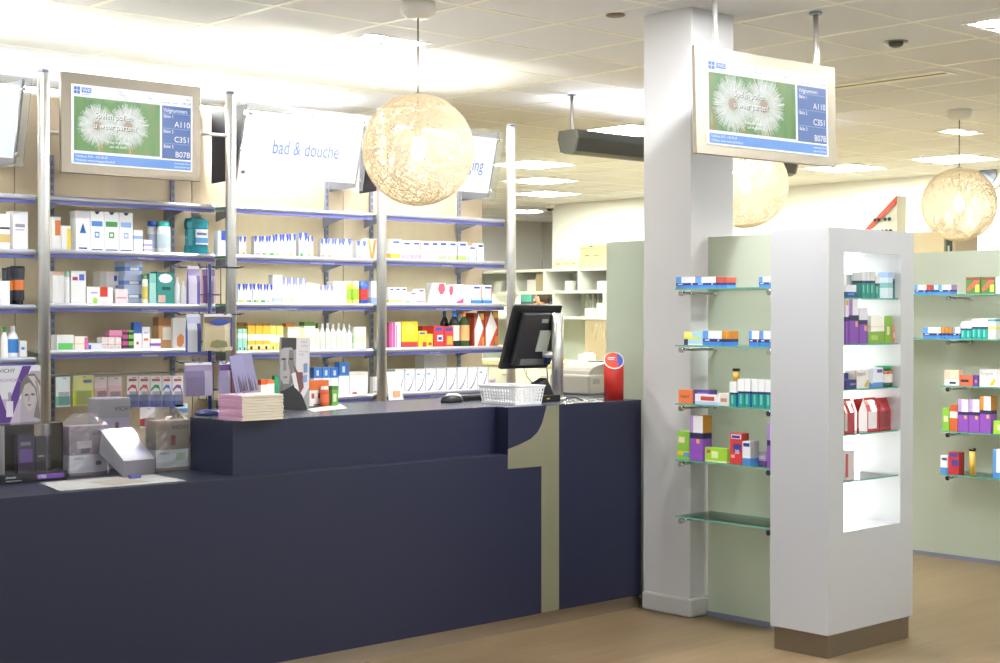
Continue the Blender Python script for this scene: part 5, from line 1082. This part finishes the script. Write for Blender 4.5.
# man standee
a = onz(279, 411, ZH); b_ = ony(309, 410, a.y); w = b_.x - a.x; h = ony(295, 337, a.y).z - ZH
t = thing('cardboard_standee', 'grey advert standee with man portrait standing on the raised counter', 'standee', (a.x, a.y, ZH + .0006)); t.rotation_euler = (-.03, .04, 0)
carton_mesh(w, .004, h, '8e8c8c').build('board', PRINT, t)
MB().prism([(w * .45, .004, h * .7), (w * .45, .09, 0), (w * .45, .004, 0)], (.004, 0, 0)).build('prop', PRINT, t)
S = lambda *q: [((x - 330) / 185, (660 - y) / 435) for x, y in q]
art(t, w, h, [
    (S((430, 226), (512, 226), (512, 520), (470, 600), (430, 520)), 'c6c2c1'), (S((338, 228), (430, 228), (430, 292), (412, 300), (400, 285), (352, 290), (338, 300)), '35302e'), (S((336, 300), (350, 288), (400, 284), (414, 300), (420, 380), (408, 470), (385, 520), (352, 540), (334, 520)), '9d9896'),
    (S((386, 300), (412, 298), (419, 380), (408, 468), (386, 510), (394, 430), (380, 380)), '746e6c'), (S((338, 352), (352, 346), (370, 352), (370, 358), (340, 362)), '4a4543'), (S((386, 350), (400, 344), (411, 350), (410, 357), (388, 358)), '3a3634'), (S((352, 360), (366, 360), (372, 420), (350, 425)), '7c7674'), (S((346, 460), (364, 456), (382, 458), (366, 468)), '68605e'), (S((336, 470), (350, 500), (392, 500), (408, 440), (412, 480), (392, 525), (350, 545), (334, 540)), '6a6563'),
    (S((334, 545), (352, 541), (388, 522), (420, 500), (470, 570), (505, 655), (332, 655)), '211f22'), (S((412, 380), (440, 430), (470, 430), (478, 520), (455, 560), (428, 500)), '6e4640'), (S((400, 440), (425, 430), (450, 545), (420, 520)), 'cfcac8'), (S((474, 380), (498, 374), (500, 430), (476, 434)), '6f83a8'), (S((472, 450), (498, 444), (498, 488), (470, 494)), '7d8fb4')])
text('VICHY', h * .035, mat('red_print', '9a6a62', .6), t, (w * .68, -.005, h * .93)); text('HOMME', h * .03, mat('red_print', '9a6a62', .6), t, (w * .68, -.005, h * .88)); text('STRUCTURE', h * .033, mat('red_print', '9a6a62', .6), t, (w * .6, -.005, h * .8), xs=.9); text('FORCE', h * .033, mat('red_print', '9a6a62', .6), t, (w * .6, -.005, h * .76), xs=.9)
# card tray with sample packs
q = [onz(x, y, ZH) for x, y in ((307, 409.5), (314, 412), (347.5, 408.5), (340, 404))]; o = q[0]
t = thing('sample_card', 'pale green printed card lying under the sample packs', 'card', tuple(o)); MB().prism([(v.x - o.x, v.y - o.y, .0016) for v in q], (0, 0, -.001)).build('sheet', mat('green_card', 'bcc4b0', .5, noise=.1, nscale=(40, 40, 40)), t)
R = Row('sample card', 'Y', onz(318, 407.5, ZH).y + .03, ZH + .0022, group='sample packs on the counter')
R.c(309.5, 329, 380.5, 'ece4de', 'white carton with orange top, three figures', [(.62, 1, 'cf6a30')], [(.1, .3, .25, .5, 'b04a4a'), (.45, .3, .6, .5, 'b04a4a'), (.75, .3, .9, .5, 'b04a4a'), (.2, .02, .7, .08, '8a4a7a')], d=.04, off=.02)
R.b(322.5, 331, 386.5, 'c05030', 'c8c0b8', 'orange bottle with white cap', 'cf6038', capw=.85, caph=.16, off=-.014); R.c(332, 338.5, 386, '6aa048', 'green and white sample carton', [(.8, 1, '4a7a38')], [(.2, .2, .7, .6, 'd0dcb8')], d=.03)
# mouse and keyboard
p = onz(452, 402.5, ZH); t = thing('computer_mouse', 'silver and black computer mouse on the worktop', 'mouse', (p.x, p.y, ZH)); t.rotation_euler = (0, 0, math.radians(-15))
def dome(w, d, h, n=14, m=7):
    M = MB(); vs_ = []; fs = []
    for j in range(m + 1):
        ph = j / m * math.pi / 2
        for k in range(n):
            a = 2 * math.pi * k / n; vs_.append((w / 2 * math.cos(a) * math.cos(ph) ** .6, d / 2 * math.sin(a) * math.cos(ph) ** .6, h * math.sin(ph)))
    for j in range(m):
        for k in range(n): fs.append((j * n + k, j * n + (k + 1) % n, (j + 1) * n + (k + 1) % n, (j + 1) * n + k))
    fs.append(tuple(range(n - 1, -1, -1))); return M.add(vs_, fs, None, 0, True)
dome(.115, .06, .036).build('lower_shell', BLACK, t, (0, 0, .0006)); dome(.1, .045, .041).build('upper_shell', mat('silver_plastic', 'b9b9b4', .35, .3), t, (.004, 0, .002)); MB().bar((.032, -.003, .033), (.032, .003, .033), .008, 10).build('scroll_wheel', BLACK, t)
a = onz(466, 402, ZH); t = thing('keyboard', 'black computer keyboard behind the white basket', 'keyboard', (a.x, a.y + .05, ZH))
MB().box((0, 0, .0006), (.30, .12, .018)).build('case', BLACK, t)
km = MB()
for i in range(14):
    for j in range(5): km.box((.008 + i * .0205, .008 + j * .022, .018), (.0255 + i * .0205, .0265 + j * .022, .024))
km.build('keys', mat('key_black', '232427', .5), t)['kind'] = 'stuff'
# perforated basket
c0 = onz(517, 405.4, ZH); BW, BD, BH = .16, .215, ony(517, 387, c0.y).z - ZH
t = thing('plastic_basket', 'white perforated plastic basket on the counter corner', 'basket', (c0.x, c0.y + .012, ZH + .0006))
BP = mat('white_plastic', 'e2e0de', .35)
def bwall(p0, p1, q0, q1, nu, nv):
    # wall from bottom edge p0-p1 to top edge q0-q1 made of a lattice: real holes between ribs
    M = MB(); p0, p1, q0, q1 = map(Vector, (p0, p1, q0, q1)); n = (p1 - p0).cross(q0 - p0).normalized() * .0012
    def P(u, v): return p0.lerp(p1, u).lerp(q0.lerp(q1, u), v)
    def strip(u0, v0, u1, v1):
        a, b, c, d = P(u0, v0), P(u1, v0), P(u1, v1), P(u0, v1); M.add([a, b, c, d, a - n, b - n, c - n, d - n], [(0, 1, 2, 3), (7, 6, 5, 4), (1, 0, 4, 5), (2, 1, 5, 6), (3, 2, 6, 7), (0, 3, 7, 4)])
    strip(0, 0, 1, .14); strip(0, .84, 1, 1)
    for i in range(nu + 1):
        u = i / nu; strip(max(0, u - .28 / nu), .14, min(1, u + .28 / nu), .84)
    for j in range(1, nv): v = .14 + .7 * j / nv; strip(0, v - .03, 1, v + .03)
    return M
f_ = .012
lo = [(0, 0, 0), (BW, 0, 0), (BW, BD, 0), (0, BD, 0)]; hi = [(-f_, -f_, BH), (BW + f_, -f_, BH), (BW + f_, BD + f_, BH), (-f_, BD + f_, BH)]
for k in range(4): bwall(lo[k], lo[(k + 1) % 4], hi[k], hi[(k + 1) % 4], 9 if k % 2 == 0 else 13, 4).build('lattice_side', BP, t)['kind'] = 'stuff'
MB().box((0, 0, 0), (BW, BD, .002)).build('bottom', BP, t); MB().tube(hi, .004, 6, closed=True).build('rim', BP, t)
# monitor on a steel post
pb = onz(557.5, 399.5, ZH); PYm = pb.y
t = thing('computer_monitor', 'black flat monitor seen from behind on a steel desk post', 'monitor', (pb.x, PYm, ZH))
zp = ony(557, 313, PYm).z - ZH
MB().bar((0, 0, .004), (0, 0, zp), .028, 20).build('steel_post', STEEL, t); MB().bar((0, 0, .0006), (0, 0, .008), .045, 20).build('post_foot', STEEL, t)
# monitor: local frame, screen side +y; corners from the picture at the post's distance
pt, pbm = ony(538, 305.5, PYm + .03), ony(526, 368.6, PYm + .135)
ctr = (pt + pbm) / 2; hgt = (pt - pbm).length; tilt = math.atan2((pbm.y - pt.y), (pt.z - pbm.z)); Wm = ony(561.5, 340, PYm + .08).x - ony(514.5, 340, PYm + .08).x
def mon(nm, x0, x1, y0, y1, z0, z1, m, bev=0, par=None):
    o = MB().box((x0, y0, z0), (x1, y1, z1)).build(nm, m, t); o.location = ctr - Vector((pb.x, PYm, ZH)); o.rotation_euler = (tilt, 0, 0)
    if bev: bevel(o, bev, 3)
    return o
mon('bezel', -Wm / 2, Wm / 2, .0, .022, -hgt / 2, hgt / 2, BLACK, .006); mon('back_shell', -Wm * .36, Wm * .40, -.03, .0, -hgt * .42, hgt * .4, mat('black_shell', '26272a', .4), .008)
mon('display_panel', -Wm * .46, Wm * .46, .022, .0225, -hgt * .44, hgt * .44, mat('monitor_glass', '101418', .1), 0)
mon('mount_plate', .01, .085, -.036, -.03, -.06, .045, mat('mount_metal', 'b9c0b4', .35, .4), .003); mon('rating_label', .01, .05, -.0308, -.03, hgt * .26, hgt * .32, mat('label_grey', '9a9a96', .5)); mon('port_strip', -Wm * .22, Wm * .3, -.0312, -.03, -hgt * .40, -hgt * .31, mat('port_grey', '6c6c6a', .4))
mon('video_plug', .085, .112, -.05, -.0313, -hgt * .38, -hgt * .27, mat('plug_blue', '25346e', .4))
MB().bar((0, -.0, zp * .52), (-.05, .05, zp * .52), .016, 10).build('mount_arm', STEEL, t)
# card terminal
a = onz(550, 402.5, ZH); t = thing('card_terminal', 'black payment terminal with cable next to the basket', 'terminal', (a.x, a.y + .03, ZH + .0006))
o = MB().box((-.03, 0, 0), (.10, .12, .03)).build('dock', BLACK, t); bevel(o, .006, 3); MB().prism([(-.01, .03, .03), (.085, .03, .03), (.07, .06, .105), (.01, .06, .08)], (0, .05, 0)).build('handset', mat('terminal_black', '0f1012', .3), t)
MB().box((.01, -.0012, .012), (.028, -.0002, .018)).build('yellow_key', mat('yellow_key', 'd8b83a', .4), t)
pts = [onz(565, 399, ZH), onz(575, 396.5, ZH), onz(583, 397, ZH), onz(592, 394, ZH)]
for k, (c_, path, l) in enumerate((('black', [(566, 399), (572, 399.5), (577, 400), (583, 401)], 'black cable running from the post to the printer'), ('white', [(566, 401.5), (572, 401.8), (580, 402), (592, 402)], 'pale cable lying on the counter by the printer'))):
    ps = [onz(x, y, ZH + .0045) for x, y in path]
    o0 = ps[0].copy(); o = MB().tube([tuple(Vector((v.x, v.y, v.z + .012 * math.sin(math.pi * i / (len(ps) - 1)) * (1 - k))) - o0) for i, v in enumerate(ps)], .003, 6).build('power_cable', BLACK if k == 0 else mat('pale_cable', 'b0aca0', .5), None, tuple(o0)); tag(o, l, 'cable')
ps = [(524, 368.5), (527, 377), (534, 384), (541, 389)]
o0 = ony(*ps[0], PYm + .1); o = MB().tube([tuple(ony(x, y, PYm + .1 - .012 * i) - o0) for i, (x, y) in enumerate(ps)], .0022, 6).build('monitor_cable', mat('grey_cable', '77776f', .5), None, tuple(o0)); tag(o, 'thin grey cable hanging below the monitor', 'cable')
ps = [(547, 369), (547.5, 380), (547, 387), (551, 392)]
o0 = ony(*ps[0], PYm + .06); o = MB().tube([tuple(ony(x, y, PYm + .06 - .01 * i) - o0) for i, (x, y) in enumerate(ps)], .0035, 6).build('monitor_cable', BLACK, None, tuple(o0)); tag(o, 'black video cable hanging from the blue plug', 'cable')
# printer behind the partition end
a = ony(566, 399, 5.2); t = thing('desk_printer', 'beige desk printer behind the steel monitor post', 'printer', (a.x + .10, 5.14, ZH + .0006))
PB = mat('beige_plastic', 'a09a8a', .45); PB2 = mat('beige_plastic_dark', '928c7c', .5)
o = MB().box((0, 0, 0), (.36, .28, .1)).build('body', PB, t); bevel(o, .012, 3)
m = MB(); n = 10; arc = [(.02 + .15 * (1 - math.cos(math.pi * k / n)), .1 + .055 * math.sin(math.pi * k / n)) for k in range(n + 1)]
m.prism([(x, .02, z) for x, z in arc], (0, .22, 0)).build('rounded_cover', PB2, t)
MB().box((.13, -.001, .02), (.33, .001, .05)).build('paper_slot', BLACK, t); MB().box((.03, -.0015, .055), (.075, -.0002, .08)).build('name_plate', mat('plate_grey', '85827a', .5), t); MB().box((.15, -.06, .018), (.31, .1, .022)).build('paper_sheet', WHITE, t); MB().box((.2, .1, .158), (.3, .2, .164)).build('dark_tray', DARK, t)
# red collection tube
p = onz(614.5, 400.4, ZH); rt = .046; t = thing('collection_tube', 'red cylindrical collection tube with slanted blue and red top', 'collection box', (p.x + FW.x * rt, p.y + FW.y * rt, ZH + .0006))
REDM = mat('red_plastic', 'c42a20', .3); n = 28; hl, hr = .155, .245
zf = ond(614.5, 369, (p - EYE).dot(FW)).z - ZH; zbk = ond(614.5, 352.5, (p - EYE).dot(FW) + 2 * rt).z - ZH
vs_ = []
dirx, diry = RT.x, RT.y; bxd = (FW.x, FW.y)
for zz in (0, None):
    for k in range(n):
        a = 2 * math.pi * k / n; x, y = rt * math.cos(a), rt * math.sin(a); q = (x * bxd[0] + y * bxd[1]) / rt
        vs_.append((x, y, 0 if zz == 0 else (zf + zbk) / 2 + (zbk - zf) / 2 * q))
MB().add(vs_, [(k, (k + 1) % n, n + (k + 1) % n, n + k) for k in range(n)] + [tuple(range(n - 1, -1, -1)), tuple(n + k for k in range(n))], None, 0, True).build('tube_body', REDM, t)
top = [Vector(v) for v in vs_[n:]]; cen = sum(top, Vector()) / n; nn_ = (top[7] - top[0]).cross(top[14] - top[0]).normalized(); nn_ = nn_ if nn_.z > 0 else -nn_
MB().tube([cen + (v - cen) * .98 + nn_ * .001 for v in top], .0028, 5, closed=True).build('white_rim', WHITE, t)
MB().poly([cen + (v - cen) * .93 + nn_ * .0008 for v in top]).build('red_disc', mat('orange_red_print', 'd0452c', .4), t)
rx = Vector((RT.x, RT.y, 0)); blue = [cen + (v - cen) * .93 + nn_ * .0016 for v in top if (v - cen).dot(rx) > rt * .35]
cc_ = sorted(blue, key=lambda v: (v - cen).dot(Vector((FW.x, FW.y, 0)))); MB().poly(cc_).build('blue_print', mat('blue_print', '3a56b0', .4), t)
uu = (rx - nn_ * rx.dot(nn_)).normalized(); vv2 = nn_.cross(uu)
for k, (wd, of) in enumerate(((.035, .018), (.03, .006))): q0 = cen - uu * .028 + vv2 * of + nn_ * .0018; MB().poly([q0, q0 + uu * wd, q0 + uu * wd + vv2 * .004, q0 + vv2 * .004]).build('white_line', WHITE, t)
q0 = cen - uu * .004 - vv2 * .016 + nn_ * .0022; MB().poly([q0, q0 + uu * .03, q0 + uu * .03 + vv2 * .008, q0 + vv2 * .008]).build('blue_arrow', mat('blue_print', '3a56b0', .4), t)
# standing divider beside tube: none

# ================================================================== BACK ROOM
BXX = 9.5
def bx_(x, y): return onx(x, y, BXX)
zt1, zt2, zt3 = bx_(545, 269).z, bx_(545, 291).z, bx_(545, 316.5).z
yl, yr = bx_(455, 300).y, bx_(640, 300).y
t = thing('cubby_shelf', 'long white open cubby shelf unit in the back room', 'shelf unit', (BXX, yr, 0)); SWH = mat('shelf_white', 'f0f0ea', .5)
L_ = yl - yr; TH = .024
for nm, z in (('top_board', zt1), ('second_board', zt2), ('third_board', zt3), ('fourth_board', zt3 - .42), ('base_board', .1)): MB().box((0, 0, z - TH), (.36, L_, z)).build(nm, SWH, t)
for x in (508, 544, 578.5, 612): y = bx_(x, 280).y - yr; MB().box((.0, y - TH / 2, zt2), (.36, y + TH / 2, zt1 - TH)).build('divider', SWH, t)
for x in (492, 553.5, 604): y = bx_(x, 300).y - yr; MB().box((0, y - TH / 2, zt3), (.36, y + TH / 2, zt2 - TH)).build('divider', SWH, t)
MB().box((.345, 0, zt2), (.36, L_, zt1 - TH)).build('back_board', mat('cubby_back', 'd9dccf', .6), t)
for (a, b_) in (((0), bx_(553.5, 300).y - yr), (bx_(492, 300).y - yr, L_)): MB().box((.345, a, zt3), (.36, b_, zt2 - TH)).build('back_board', mat('cubby_back', 'd9dccf', .6), t)
MB().box((.345, 0, .1), (.36, L_, zt3 - TH)).build('lower_back_board', mat('cubby_back', 'd9dccf', .6), t)
for y in (0, L_ - TH): MB().box((0, y, 0), (.36, y + TH, zt1 - TH)).build('end_board', SWH, t)
def brow(x0, x1, yt, yb, c, desc, name, cat, z=None, d=.12, bands=(), marks=(), off=.05):
    a, b_ = onx(x0, yt, BXX + off), onx(x1, yt, BXX + off); z0 = z; h = a.z - z0
    o = carton_mesh(a.y - b_.y, d, h, c, bands, marks).build(name, PRINT, None, (BXX + off, a.y, z0 + .0006), -math.pi / 2); tag(o, desc, cat, 'back room boxes'); return o
brow(527, 535.5, 280, 291, 'e9e9e4', 'white box in the upper cubby right of the rightmost steel pole', 'storage_box', 'box', zt2); brow(535.8, 543, 274, 283, 'b5a78c', 'tan box at the divider in the upper cubby', 'storage_box', 'box', zt2, off=.05)
brow(565, 573, 281, 291, 'e6e6e0', 'white box in the middle upper cubby', 'storage_box', 'box', zt2); brow(597, 608, 281, 291, 'eceae4', 'white box in the right upper cubby by glass edge', 'storage_box', 'box', zt2); brow(494, 501, 281.5, 291, 'e4e4de', 'white box in the upper cubby left of the pole', 'storage_box', 'box', zt2)
brow(553, 578, 258.5, 267, 'eadfc4', 'low cream carton on top of the cubby shelf', 'storage_carton', 'box', zt1, d=.25, marks=[(.1, .35, .3, .55, 'c8b070'), (.4, .3, .65, .6, 'dcc88c'), (.75, .35, .9, .55, 'c8b070')]); brow(580, 612, 245.5, 266, 'e2d0a0', 'tall cream crate with dark handle on top of the cubby shelf', 'storage_carton', 'box', zt1, d=.3, bands=[(.82, .88, 'cdb880')], marks=[(.15, .5, .3, .56, '8a7a50'), (.42, .5, .6, .56, 'a8986a'), (.3, .9, .4, .96, '6a7a90')])
brow(585, 595.5, 308, 316, 'e8e8e4', 'white box below hanging cables in the cubby', 'storage_box', 'box', zt3); brow(596.5, 603, 303, 316, 'eeeeea', 'tall white box below hanging cables in the cubby', 'storage_box', 'box', zt3)
y_ = bx_(590, 300).y
for k in range(5):
    yy = bx_(578 + k * 5.2, 300).y; o = MB().tube([(0, .022 * math.cos(math.pi * q / 10), -.09 - .06 * math.sin(math.pi * q / 10)) if 0 < q < 10 else (0, .022 * math.cos(math.pi * q / 10), -.004) for q in range(11)], .009, 6).build('hanging_cable', mat('cable_grey', '8f9188', .5), None, (BXX + .12, yy, zt2 - TH - .001)); tag(o, f'grey looped cable hanging in the cubby, {NTH[k]} from left', 'cable', 'looped cables in the cubby')
z4 = zt3 - .42
bg = brow(585, 606, 319.5, 338, 'a59680', 'brown paper bag with rope handle in the lower cubby', 'paper_bag', 'bag', z4, d=.1, off=.02)
for k in (0, 1):
    a0 = .1 + .1 * k; MB().tube([(a0, -.006, .36), (a0 + .01, -.008, .3), (a0 + .03, -.008, .22), (a0 + .05, -.008, .3), (a0 + .055, -.006, .36)], .004, 5).build('rope_handle', mat('rope', 'cfc4a4', .6), bg)
a = bx_(531, 269); o = MB().bar((0, 0, 0), (0, 0, .1), .004, 6).build('antenna', DARK, None, (BXX + .15, a.y, zt1 + .0005)); tag(o, 'thin dark antenna on the cubby shelf top', 'antenna')
# low cabinets of the back room
a, b_ = onx(455, 365, 8.9), onx(650, 365, 8.9); zc = onx(545, 362, 8.9).z
t = thing('base_cabinet', 'cream back room base cabinet with worktop under the cubby shelf', 'cabinet', (8.9, b_.y, 0)); W2 = a.y - b_.y
MB().box((.02, 0, .08), (.55, W2, zc - .04)).build('body', mat('cabinet_cream', 'e6e2cc', .5), t); MB().box((0, 0, zc - .04), (.57, W2, zc)).build('worktop', mat('worktop_cream', 'e0d4a8', .4), t)
for k in range(5):
    w5 = W2 / 5; d_ = MB().box((0, k * w5 + .006, .1), (.018, (k + 1) * w5 - .006, zc - .06)).build('door', mat('door_cream', 'ecead8', .45), t); MB().bar((-.015, (k + .5) * w5 - .06, zc - .12), (-.015, (k + .5) * w5 + .06, zc - .12), .006, 8).build('handle', STEEL, d_)
a = onx(582, 362, 9.0); t = thing('tape_dispenser', 'pale boxy device on the back room worktop behind the printer', 'device', (9.0, a.y, zc + .0006))
o = MB().box((0, -.05, 0), (.12, .05, .07)).build('body', mat('pale_beige', 'dcd4c0', .5), t); bevel(o, .01, 2); MB().box((.03, -.04, .07), (.1, .04, .085)).build('lid', mat('pale_grey_blue', 'c2c8c8', .5), t)

# person behind the cubby shelf, seen through the opening, facing left
def person(loc, rz):
    t = thing('person', 'person with dark tied hair and dark top seen through the cubby shelf', 'person', loc, rz)
    J = {'pel': (0, 0, .93, .15), 'sp1': (0, 0, 1.08, .135), 'sp2': (.01, 0, 1.24, .15), 'chest': (0, 0, 1.34, .13), 'neck': (.0, 0, 1.43, .052), 'neck2': (.01, 0, 1.47, .05), 'head': (.025, 0, 1.53, .082), 'crown': (.005, 0, 1.6, .075)}
    for s_, n in ((1, 'L'), (-1, 'R')):
        J.update({'sh' + n: (0, s_ * .16, 1.36, .06), 'el' + n: (.02, s_ * .21, 1.08, .042), 'wr' + n: (.2, s_ * .17, .96, .028), 'ha' + n: (.26, s_ * .15, .95, .03), 'hp' + n: (0, s_ * .09, .86, .1), 'kn' + n: (.02, s_ * .1, .48, .062), 'an' + n: (0, s_ * .1, .09, .042), 'to' + n: (.14, s_ * .11, .035, .035)})
    E_ = [('pel', 'sp1'), ('sp1', 'sp2'), ('sp2', 'chest'), ('chest', 'neck'), ('neck', 'neck2'), ('neck2', 'head'), ('head', 'crown')]
    for n in 'LR': E_ += [('chest', 'sh' + n), ('sh' + n, 'el' + n), ('el' + n, 'wr' + n), ('wr' + n, 'ha' + n), ('pel', 'hp' + n), ('hp' + n, 'kn' + n), ('kn' + n, 'an' + n), ('an' + n, 'to' + n)]
    for n, s_ in (('L', 1), ('R', -1)):
        for q, (dx, dy, ln) in enumerate(((.07, .028, .03), (.085, .012, .035), (.085, -.006, .035), (.075, -.022, .03), (.03, -.045, .025))):
            b0 = J['ha' + n]; J[f'f{n}{q}'] = (b0[0] + dx * .5, b0[1] + dy * s_, b0[2] - .005, .0095); J[f'g{n}{q}'] = (b0[0] + dx, b0[1] + dy * s_ * 1.1, b0[2] - .03, .008); E_ += [('ha' + n, f'f{n}{q}'), (f'f{n}{q}', f'g{n}{q}')]
    ks_ = list(J); me = bpy.data.meshes.new('body'); me.from_pydata([J[k][:3] for k in ks_], [(ks_.index(a), ks_.index(b)) for a, b in E_], [])
    o = bpy.data.objects.new('body', me); COL.objects.link(o); o.parent = t
    o.modifiers.new('skin', 'SKIN'); 
    if not me.skin_vertices: me.attributes.new('skin', 'FLOAT', 'POINT')
    sv = me.skin_vertices[0].data
    for i, k in enumerate(ks_): sv[i].radius = (J[k][3], J[k][3]); sv[i].use_root = (k == 'pel')
    o.modifiers.new('sub', 'SUBSURF').levels = 1; o.modifiers['sub'].render_levels = 1; o.modifiers['skin'].use_smooth_shade = True
    # skin and clothing by height: procedural
    m = bpy.data.materials.new('person_surface'); m.use_nodes = True; N = m.node_tree.nodes; L = m.node_tree.links; g_ = N.new('ShaderNodeTexCoord'); sp = N.new('ShaderNodeSeparateXYZ'); cr = N.new('ShaderNodeValToRGB'); cr.color_ramp.interpolation = 'CONSTANT'
    mr = N.new('ShaderNodeMapRange'); mr.inputs[1].default_value = 0; mr.inputs[2].default_value = 2
    e = cr.color_ramp.elements; e[0].color = (*lin('22242a'), 1); e[1].position = .71; e[1].color = (*lin('bd8468'), 1)
    L.new(g_.outputs['Object'], sp.inputs[0]); L.new(sp.outputs[2], mr.inputs[0]); L.new(mr.outputs[0], cr.inputs[0]); L.new(cr.outputs[0], N['Principled BSDF'].inputs['Base Color']); me.materials.append(m)
    h = MB(); n, k2 = 16, 9; vs_ = []; fs = []
    for j in range(k2 + 1):
        ph = math.pi * j / k2
        for i in range(n):
            a = 2 * math.pi * i / n; x, y, z = math.sin(ph) * math.cos(a), math.sin(ph) * math.sin(a), math.cos(ph)
            x = min(x, .45 + .25 * max(0, z)); vs_.append((-.012 + .105 * x, .09 * y, 1.58 + .095 * z))
    for j in range(k2):
        for i in range(n): fs.append((j * n + i, (j + 1) * n + i, (j + 1) * n + (i + 1) % n, j * n + (i + 1) % n))
    hm = mat('dark_hair', '2c1f1a', .5); h.add(vs_, fs, None, 0, True).build('hair', hm, t); MB().lathe([(.01, 1.5), (.035, 1.52), (.04, 1.55), (.02, 1.59)], 12, -.115, 0).build('hair_bun', hm, t)
    sk = mat('face_skin', 'bd8468', .5)
    MB().add([(.1, -.014, 1.515), (.1, .014, 1.515), (.096, 0, 1.565), (.132, 0, 1.522)], [(0, 2, 3), (2, 1, 3), (1, 0, 3), (0, 1, 2)]).build('nose', sk, t)
    for s_ in (-1, 1): dome(.016, .016, .008).build('eye', BLACK, t, (.098, s_ * .032, 1.552)); MB().box((-.005, s_ * .082 - .006, 1.51), (.02, s_ * .082 + .006, 1.56)).build('ear', sk, t)
    MB().box((.092, -.022, 1.483), (.107, .022, 1.492)).build('mouth', mat('lips', 'b0706a', .5), t)
    return t
ph_ = onx(541.5, 299, 10.35); person((10.35, ph_.y - .03, ph_.z - 1.535), math.radians(100))
# dark screen behind the person
a = onx(528, 304, 11.2); t = thing('notice_board', 'dark blue grey notice board seen behind the person through the cubby', 'board', (11.2, a.y, 0.0))
MB().box((0, -.6, .9), (.03, .35, 1.75)).build('panel', mat('board_blue_grey', '4a555c', .6), t); MB().box((-.004, -.05, 1.52), (0, .14, 1.64)).build('teal_note', mat('teal_note', '4f9a88', .6), t)
for y in (-.58, .33): MB().bar((.015, y, 0), (.015, y, .9), .012, 8).build('leg', STEEL, t)

# things seen above the right partition
a, b_ = onx(850, 231, 9.5), onx(944.5, 231, 9.5); zc = onx(930, 231.5, 9.5).z
t = thing('tall_cabinet', 'pale maple tall cabinet rising behind the right frosted partition', 'cabinet', (9.5, b_.y, 0)); W3 = a.y - b_.y
MB().box((.02, 0, 0), (.45, W3, zc)).build('body', WOOD, t)
for k in range(3): d_ = MB().box((0, k * W3 / 3 + .004, .05), (.018, (k + 1) * W3 / 3 - .004, zc - .005)).build('door', mat('maple_door', 'd8c8a4', .45, noise=.06, nscale=(12, 12, 1)), t); MB().bar((-.02, k * W3 / 3 + .04, 1.0), (-.02, k * W3 / 3 + .04, 1.2), .006, 8).build('handle', STEEL, d_)
a = onx(945.5, 237, 9.5); b_ = onx(953, 251, 9.5); t = thing('picture_rack', 'narrow dark picture card standing right of the maple cabinet', 'picture', (9.5, b_.y, 0)); 
MB().box((0, 0, .0), (.03, a.y - b_.y, a.z)).build('stand', mat('rack_cream', 'd4cc9c', .5), t)
carton_mesh((a.y - b_.y) * .86, .003, .26, '2a302c', [], [(.3, .2, .6, .8, 'c8ccc8'), (.7, .3, .9, .6, '54405c'), (0, 0, .15, 1, '3f7a58')]).build('picture_card', PRINT, t, (-.004, (a.y - b_.y) * .93, a.z - .27), -math.pi / 2)
# roof-shaped sunglasses display on the cabinet
Xs = 9.62; z0 = zc; a, b_ = onx(862, 228, Xs), onx(897, 228, Xs); ztp = onx(896, 196, Xs).z
t = thing('sunglasses_display', 'white sloped sunglasses display with red top edge on the maple cabinet', 'display', (Xs, b_.y, z0)); Wd = a.y - b_.y; hd = ztp - z0
MB().prism([(0, 0, .0006), (0, 0, hd), (0, Wd, .02), (0, Wd, .0006)], (.12, 0, 0)).build('body', mat('display_cream', 'dcdccc', .5), t)
MB().prism([(-.012, .0, hd), (-.012, 0, hd - .055), (-.012, Wd * .93, .0006), (-.012, Wd, .0006), (-.012, Wd, .02)], (.011, 0, 0)).build('red_edge', mat('coral_red', 'd0533e', .45), t)
for k, (yy, zz) in enumerate(((.16, .10), (.07, .10), (.13, .012), (.06, .012))):
    g_ = thing('sunglasses', f'dark sunglasses on the sloped display, {("upper left", "upper right", "lower left", "lower right")[k]} pair', 'sunglasses', (Xs - .022, b_.y + yy, z0 + zz), 0, 'sunglasses on the display')
    for s_ in (-.018, .018): MB().bar((0, s_, .012), (.004, s_, .012), .014, 10).build('lens', mat('purple_lens', '6a2f6a', .2) if k > 1 else BLACK, g_)
    MB().bar((.002, -.006, .015), (.002, .006, .015), .002, 6).build('bridge', BLACK, g_)
